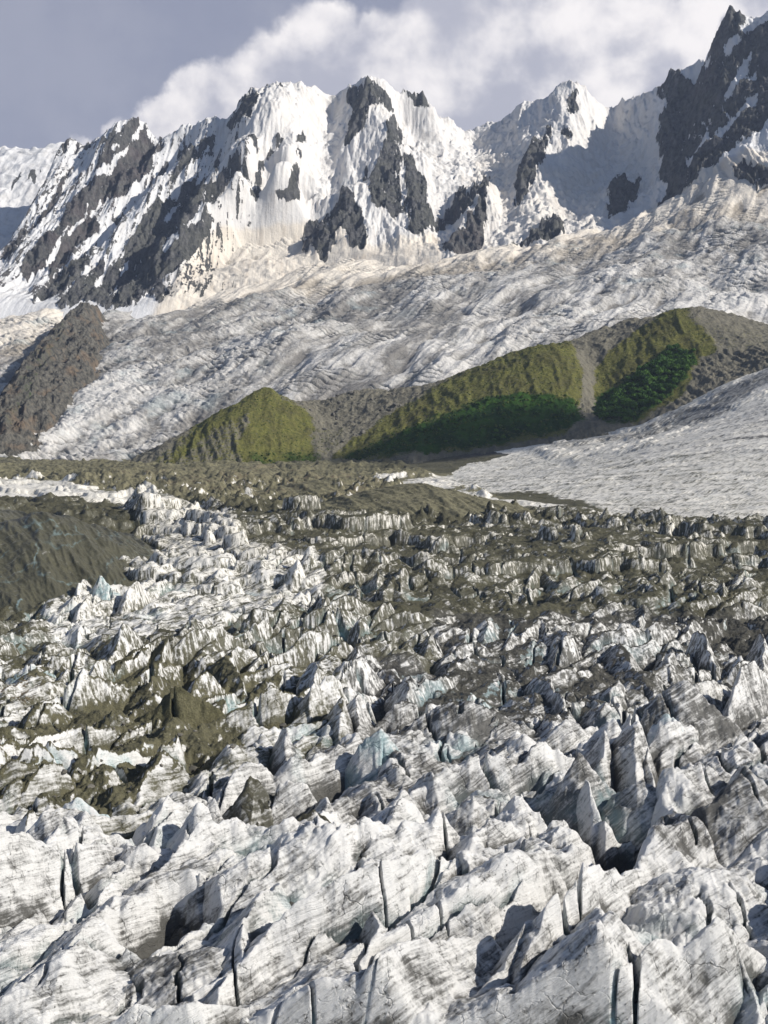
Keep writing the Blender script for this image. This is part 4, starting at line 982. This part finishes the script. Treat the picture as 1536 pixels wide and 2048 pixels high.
def shrub_mesh(seed, nleaf=420):
    r = np.random.default_rng(seed); lob = [(r.normal(0, .30), r.normal(0, .30), r.uniform(.28, .62), r.uniform(.25, .42)) for _ in range(7)]
    V = []; Fq = []
    for i in range(nleaf):
        cx, cy, cz, R = lob[r.integers(len(lob))]
        d = r.normal(size=3); d[2] = abs(d[2]) * 1.1 - .25; d /= np.linalg.norm(d)
        c = np.array([cx, cy, cz]) + d * R * (r.uniform(.75, 1.05)); c[2] = max(c[2], .02)
        a = r.normal(size=3); a /= np.linalg.norm(a); b = np.cross(a, d + .4 * r.normal(size=3)); b /= np.linalg.norm(b) + 1e-6
        s = r.uniform(.05, .10); k = len(V)
        V += [c - a * s - b * s, c + a * s - b * s * .6, c + a * s * .8 + b * s, c - a * s * .7 + b * s * .9]; Fq.append((k, k + 1, k + 2, k + 3))
    for i in range(5):                                   # stems
        cx, cy, cz, R = lob[i]
        for q in range(3):
            an = q * 2.094; k = len(V); o1 = np.array([math.cos(an), math.sin(an), 0]) * .035; o2 = np.array([math.cos(an + 2.094), math.sin(an + 2.094), 0]) * .035
            t_ = np.array([cx, cy, cz]); V += [o1, o2, t_ + o2 * .3, t_ + o1 * .3]; Fq.append((k, k + 1, k + 2, k + 3))
    return np.array(V, f32), np.array(Fq)


R_s1 = region([(1.0, [(1190, 825), (1230, 785), (1290, 735), (1350, 697), (1390, 700), (1385, 740), (1340, 785), (1290, 825), (1265, 842), (1210, 838)])], blur=1)
R_s2 = region([(1.0, [(820, 870), (960, 800), (1050, 785), (1140, 800), (1165, 835), (1060, 866), (980, 888), (890, 898)])], blur=1)
protos = []
for k in range(5):
    V, q = shrub_mesh(900 + k); o = put_mesh('shrub', V, q, LEAF, smooth=False); protos.append(o)
used = 0


def scatter_shrubs(R, n, size, label, seed, dmin):
    global used
    r = np.random.default_rng(seed); m = np.argwhere((R(MO_px, MO_py) > .5)); r.shuffle(m); got = []
    for j, i in m:
        if len(got) >= n: break
        x, y, z = float(MO_X[j, i]), float(MO_Y[j, i]), float(MO_Z[j, i])
        if any((x - a) ** 2 + ((y - b) * .8) ** 2 < dmin ** 2 for a, b in got): continue
        got.append((x, y))
        if used < len(protos): o = protos[used]
        else:
            o = protos[used % len(protos)].copy(); COL.objects.link(o)
        used += 1
        s = r.uniform(*size); o.location = (x, y, z - .3); o.scale = (s, s, s * r.uniform(.6, 1.4)); o.rotation_euler = (0, 0, r.uniform(0, 6.28))
        tag(o, label, 'shrub', 'leafy shrubs on the moraine slope')


scatter_shrubs(R_s1, 190, (5, 17), 'bright green leafy shrub in the thicket on the right moraine slope above the scree', 1, 6.5)
scatter_shrubs(R_s2, 45, (4, 8), 'green shrub in the shade-darkened green of the long moraine slope', 2, 7.0)


def ground_cover(n_grass, n_lush):
    r = np.random.default_rng(55); sel = []
    for R, n, sz in ((R_grass, n_grass, (.7, 2.0)), (R_lush_shade, n_lush, (1.5, 4.2))):
        m = np.argwhere(R(MO_px, MO_py) > .34 + 0 * MO_px); m = m[r.permutation(len(m))[:n]]
        sel.append((m, r.uniform(*sz, size=len(m))))
    J = np.concatenate([a[0] for a in sel]); S = np.concatenate([a[1] for a in sel]).astype(f32)
    C = np.stack([MO_X[J[:, 0], J[:, 1]], MO_Y[J[:, 0], J[:, 1]], MO_Z[J[:, 0], J[:, 1]]], -1)
    k = 16; N = len(C) * k
    d = r.normal(size=(N, 3)).astype(f32); d[:, 2] = np.abs(d[:, 2]) * .8; d /= np.linalg.norm(d, axis=1)[:, None]
    Sr = np.repeat(S, k)[:, None]; c = np.repeat(C, k, 0) + d * Sr * r.uniform(.4, .9, size=(N, 1)).astype(f32)
    a = np.cross(d, r.normal(size=(N, 3)).astype(f32)); a /= np.linalg.norm(a, axis=1)[:, None]; b = np.cross(a, d)
    a *= Sr * .32; b *= Sr * .32
    V = np.stack([c - a - b, c + a - b, c + a + b, c - a + b], 1).reshape(-1, 3)
    return V, np.arange(N * 4).reshape(-1, 4)


N_ = NT('low_shrub_leaves'); n2 = N_.noise(s=.25, detail=3)
LOW = N_.done(N_.mix(N_.ramp(n2, .35, .65), (.022, .050, .008), (.085, .115, .022)), .85, None, .15)
V, q = ground_cover(3600, 900)
o = put_mesh('low_shrubs', V, q, LOW, smooth=False); tag(o, 'low green bushes and tufts dotted over the grassy moraine', kind='stuff')

# ================================================================== BOULDERS
N_ = NT('boulder_rock'); oi = N_.n.new('ShaderNodeObjectInfo'); n2 = N_.noise(s=1.5, detail=6, rough=.7)
cc = N_.mix(N_.math('ADD', N_.math('MULTIPLY', oi.outputs['Random'], .5), N_.math('MULTIPLY', n2, .5)), (.06, .058, .05), (.22, .205, .175))
BOULD = N_.done(cc, .95, N_.bump(n2, .3, .8), .1)
import bmesh
bp = []
for k in range(5):
    bm = bmesh.new(); bmesh.ops.create_icosphere(bm, subdivisions=3, radius=1.0)
    V = np.array([v.co[:] for v in bm.verts]); r = np.random.default_rng(70 + k)
    for _ in range(14):                                  # chop flat faces off the ball
        d = r.normal(size=3); d /= np.linalg.norm(d); c = r.uniform(.55, .9); t_ = V @ d; V = np.where((t_ > c)[:, None], V - np.outer(t_ - c, d), V)
    V *= np.array([1.0, r.uniform(.7, .95), r.uniform(.55, .8)]) * (1 + .06 * r.normal(size=(len(V), 1)))
    q = np.array([[v.index for v in f.verts] for f in bm.faces]); bm.free()
    o = put_mesh('boulder', V.astype(f32), q, BOULD, smooth=False); bp.append(o)
nb_ = 0


def scatter_boulders(X, Y, Z, PX, PY, poly, n, size, label, group, seed):
    global nb_
    R = region([(1.0, poly)], blur=0); r = np.random.default_rng(seed); m = np.argwhere(R(PX, PY) > .5); r.shuffle(m)
    for j, i in m[:n]:
        if nb_ < len(bp): o = bp[nb_]
        else:
            o = bp[nb_ % len(bp)].copy(); COL.objects.link(o)
        nb_ += 1
        s = size[0] + (size[1] - size[0]) * r.random() ** 2.5
        o.location = (float(X[j, i]), float(Y[j, i]), float(Z[j, i]) + s * .15); o.scale = (s, s, s); o.rotation_euler = (r.uniform(-.3, .3), r.uniform(-.3, .3), r.uniform(0, 6.28))
        tag(o, label, 'boulder', group)


scatter_boulders(MO_X, MO_Y, MO_Z, MO_px, MO_py, [(600, 810), (720, 760), (860, 770), (760, 850), (680, 890), (640, 880)], 130, (2, 8),
                 'pale grey boulder in the rubble trough between the grassy cone and the long moraine', 'boulders in the rubble trough', 1)
gpx2, gpy2 = proj(GX_, GY_, GZ_)
scatter_boulders(GX_, GY_, GZ_, gpx2, gpy2, [(100, 955), (500, 950), (900, 965), (1000, 1010), (600, 1030), (350, 1000)], 70, (.8, 2.6),
                 'brownish boulder lying on the debris covered plain below the moraine', 'boulders on the debris plain', 2)
scatter_boulders(GX_, GY_, GZ_, gpx2, gpy2, [(150, 1440), (350, 1400), (560, 1400), (600, 1450), (420, 1550), (100, 1620), (0, 1560)], 90, (.7, 2.3),
                 'dark stone on the olive gravel covered ice mounds at left', 'stones on the gravel mounds', 3)
# ================================================================== LIGHT, SKY, CAMERA
SUN = np.array([0.80, -0.20, 0.58]); SUN /= np.linalg.norm(SUN)
elev = math.asin(SUN[2]); azim = math.atan2(SUN[0], SUN[1])
ld = bpy.data.lights.new('sun', 'SUN'); ld.energy = 4.8; ld.angle = math.radians(0.5); ld.color = (1.0, 0.95, 0.87)
lo = bpy.data.objects.new('sun', ld); COL.objects.link(lo); lo.location = (0, 0, 3000)
from mathutils import Vector
lo.rotation_euler = Vector(SUN).to_track_quat('Z', 'Y').to_euler()

w = bpy.data.worlds.new('World'); scn.world = w; w.use_nodes = True
t = w.node_tree; n = t.nodes; n.clear(); L = t.links.new
out = n.new('ShaderNodeOutputWorld'); bg = n.new('ShaderNodeBackground'); L(bg.outputs[0], out.inputs[0]); bg.inputs['Strength'].default_value = 0.09
sky = n.new('ShaderNodeTexSky'); sky.sky_type = 'NISHITA'; sky.sun_disc = False; sky.sun_elevation = elev; sky.sun_rotation = azim
sky.altitude = 3000; sky.air_density = 1.0; sky.dust_density = 2.0
tc = n.new('ShaderNodeTexCoord'); DIR = tc.outputs['Generated']


def wm(op, a, b=0.0, c=None, clamp=False):
    m = n.new('ShaderNodeMath'); m.operation = op; m.use_clamp = clamp
    for i, v in enumerate((a, b, c)):
        if v is None: continue
        if isinstance(v, (int, float)): m.inputs[i].default_value = v
        else: L(v, m.inputs[i])
    return m.outputs[0]


def wnoise(scale, detail, rough, off=(0, 0, 0), dist=0.0, st=(1, 1, 1)):
    mp = n.new('ShaderNodeMapping'); L(DIR, mp.inputs[0]); mp.inputs['Location'].default_value = off; mp.inputs['Scale'].default_value = st
    x = n.new('ShaderNodeTexNoise'); L(mp.outputs[0], x.inputs['Vector']); x.inputs['Scale'].default_value = scale
    x.inputs['Detail'].default_value = detail; x.inputs['Roughness'].default_value = rough; x.inputs['Distortion'].default_value = dist
    return x.outputs['Fac']


def wramp(v, a, b, lo=0.0, hi=1.0):
    m = n.new('ShaderNodeMapRange'); m.interpolation_type = 'SMOOTHSTEP'; L(v, m.inputs['Value'])
    m.inputs['From Min'].default_value = a; m.inputs['From Max'].default_value = b; m.inputs['To Min'].default_value = lo; m.inputs['To Max'].default_value = hi
    return m.outputs[0]


def wmix(f, a, b):
    m = n.new('ShaderNodeMix'); m.data_type = 'RGBA'
    for s, v in ((m.inputs[0], f), (m.inputs[6], a), (m.inputs[7], b)):
        if isinstance(v, (int, float)): s.default_value = v
        elif isinstance(v, tuple): s.default_value = (*v, 1)
        else: L(v, s)
    return m.outputs[2]


# billowing cloud bank behind the range: a set of soft puffs given by their directions
PUFFS = [(640, 95, 105), (560, 150, 100), (480, 190, 95), (400, 215, 90), (330, 235, 60), (240, 280, 50), (170, 310, 45), (720, 150, 110), (800, 120, 120), (760, 80, 60), (860, 60, 95),
         (900, 130, 160), (980, 40, 150), (1060, 140, 170), (1100, 0, 150), (1180, 90, 160), (1230, -10, 130), (1300, 120, 120), (1310, 60, 90), (1370, 60, 80), (1400, 20, 60), (950, 220, 120), (1480, -10, 60), (1530, -20, 60), (1000, -60, 120), (880, 210, 110), (1010, 200, 110), (740, 200, 90), (1240, 170, 90), (1130, 190, 100), (660, 180, 80)]
wv = n.new('ShaderNodeVectorMath'); wv.operation = 'ADD'
nv = n.new('ShaderNodeTexNoise'); L(DIR, nv.inputs['Vector']); nv.inputs['Scale'].default_value = 26; nv.inputs['Detail'].default_value = 6; nv.inputs['Roughness'].default_value = 0.6
sub = n.new('ShaderNodeVectorMath'); sub.operation = 'SUBTRACT'; L(nv.outputs['Color'], sub.inputs[0]); sub.inputs[1].default_value = (.5, .5, .5)
sc_ = n.new('ShaderNodeVectorMath'); sc_.operation = 'SCALE'; L(sub.outputs[0], sc_.inputs[0]); sc_.inputs['Scale'].default_value = 0.036
L(DIR, wv.inputs[0]); L(sc_.outputs[0], wv.inputs[1]); WD = wv.outputs[0]
body = None; top = None
for (ax, ay, r) in PUFFS:
    d = np.array([(ax - CX) / F, 1.0, (HY - ay) / F]); d /= np.linalg.norm(d)
    ds_ = n.new('ShaderNodeVectorMath'); ds_.operation = 'DISTANCE'; L(WD, ds_.inputs[0]); ds_.inputs[1].default_value = tuple(d)
    v = wm('SUBTRACT', 1.0, wm('DIVIDE', ds_.outputs['Value'], r / F))
    body = v if body is None else wm('SMOOTH_MAX', body, v, 0.12)
cl = wramp(body, 0.02, 0.30)
# shape inside the bank: brighter tops, greyer hollows
bil = wnoise(17, 6, .5, (3, 1, 2), .15)
fine = wnoise(9, 7, .6, (7, 2, 5))
grey = wmix(wramp(fine, .35, .65), (2.9, 3.05, 3.95), (3.5, 3.6, 4.4))
sx = n.new('ShaderNodeSeparateXYZ'); L(DIR, sx.inputs[0])
veil = wm('MULTIPLY', wramp(sx.outputs[2], 0.75, 0.28), wramp(sx.outputs[1], -0.3, 0.6, .35, .92))
skyc = wmix(veil, sky.outputs[0], grey)
litc = wmix(wramp(wm('ADD', wm('MULTIPLY', bil, .75), wm('MULTIPLY', fine, .35)), .44, .64), (4.7, 4.75, 5.5), (9.6, 9.2, 9.1))
L(wmix(wm('MULTIPLY', cl, wramp(bil, .25, .5, .82, .99)), skyc, litc), bg.inputs['Color'])

cd = bpy.data.cameras.new('camera'); cam = bpy.data.objects.new('camera', cd); COL.objects.link(cam); scn.camera = cam
cam.location = (0, 0, ZC); cam.rotation_euler = (math.radians(90), 0, 0)
cd.sensor_fit = 'VERTICAL'; cd.sensor_height = 36; cd.lens = F / 2048 * 36
cd.shift_y = -(1024 - HY) / 2048; cd.clip_start = 1; cd.clip_end = 120000
vs = scn.view_settings; vs.view_transform = 'Standard'; vs.look = 'None'; vs.exposure = 0.3; vs.gamma = 1.0
scn.cycles.max_bounces = 5; scn.cycles.diffuse_bounces = 3

# cloud added out of view towards the sun, only to shade the moraine foot
def shadow_cloud_mesh(a, b, c, seed):
    r = np.random.default_rng(seed); nu_, nv_ = 72, 36
    th = np.linspace(0, 2 * np.pi, nu_, endpoint=False); ph = np.linspace(0.02, np.pi - .02, nv_)
    T, Pp = np.meshgrid(th, ph); D = np.stack([np.sin(Pp) * np.cos(T), np.sin(Pp) * np.sin(T), np.cos(Pp)], -1)
    R = np.full(T.shape, .72)
    for _ in range(46):
        d = r.normal(size=3); d /= np.linalg.norm(d); w_ = r.uniform(.22, .5); R = np.maximum(R, .72 + (.30 * r.uniform(.5, 1)) * np.sqrt(np.clip(1 - (np.linalg.norm(D - d, axis=-1) / w_) ** 2, 0, 1)))
    Vv = (D * R[..., None] * np.array([a, b, c])).reshape(-1, 3)
    i = np.arange(nu_ * nv_).reshape(nv_, nu_); j = np.roll(i, -1, 1)
    q = np.stack([i[:-1], i[1:], j[1:], j[:-1]], -1).reshape(-1, 4)
    return Vv.astype(f32), q


cm = bpy.data.materials.new('shadow_cloud_vapour'); cm.use_nodes = True; cm.node_tree.nodes.clear()
co = cm.node_tree.nodes.new('ShaderNodeOutputMaterial'); cv_ = cm.node_tree.nodes.new('ShaderNodeVolumePrincipled')
cv_.inputs['Color'].default_value = (1, 1, 1, 1); cv_.inputs['Density'].default_value = .012
cm.node_tree.links.new(cv_.outputs[0], co.inputs['Volume'])
V, q = shadow_cloud_mesh(300, 125, 105, 5)
o = put_mesh('shadow_cloud', V, q, cm); tgt = np.array([190.0, 2475.0, 70.0]); o.location = tuple(tgt + SUN * 4700.0); o.rotation_euler = (0, 0, .06)
tag(o, 'unseen cloudlet added high over the right side of the valley for its shadow', kind='structure')

# ------------------------------------------------------------------ the air
V = np.array([(x, y, z) for z in (-152, 2350) for y in (-900, 8600) for x in (-4200, 4200)], f32)
hq = np.array([(0, 2, 3, 1), (4, 5, 7, 6), (0, 1, 5, 4), (2, 6, 7, 3), (0, 4, 6, 2), (1, 3, 7, 5)])
hm = bpy.data.materials.new('haze'); hm.use_nodes = True; hm.node_tree.nodes.clear()
ho = hm.node_tree.nodes.new('ShaderNodeOutputMaterial'); hv = hm.node_tree.nodes.new('ShaderNodeVolumePrincipled')
hv.inputs['Color'].default_value = (0.62, 0.74, 1.0, 1); hv.inputs['Density'].default_value = 2.3e-5; hv.inputs['Anisotropy'].default_value = 0.2
hm.node_tree.links.new(hv.outputs[0], ho.inputs['Volume'])
o = put_mesh('haze', V, hq, hm, smooth=False); tag(o, kind='stuff')
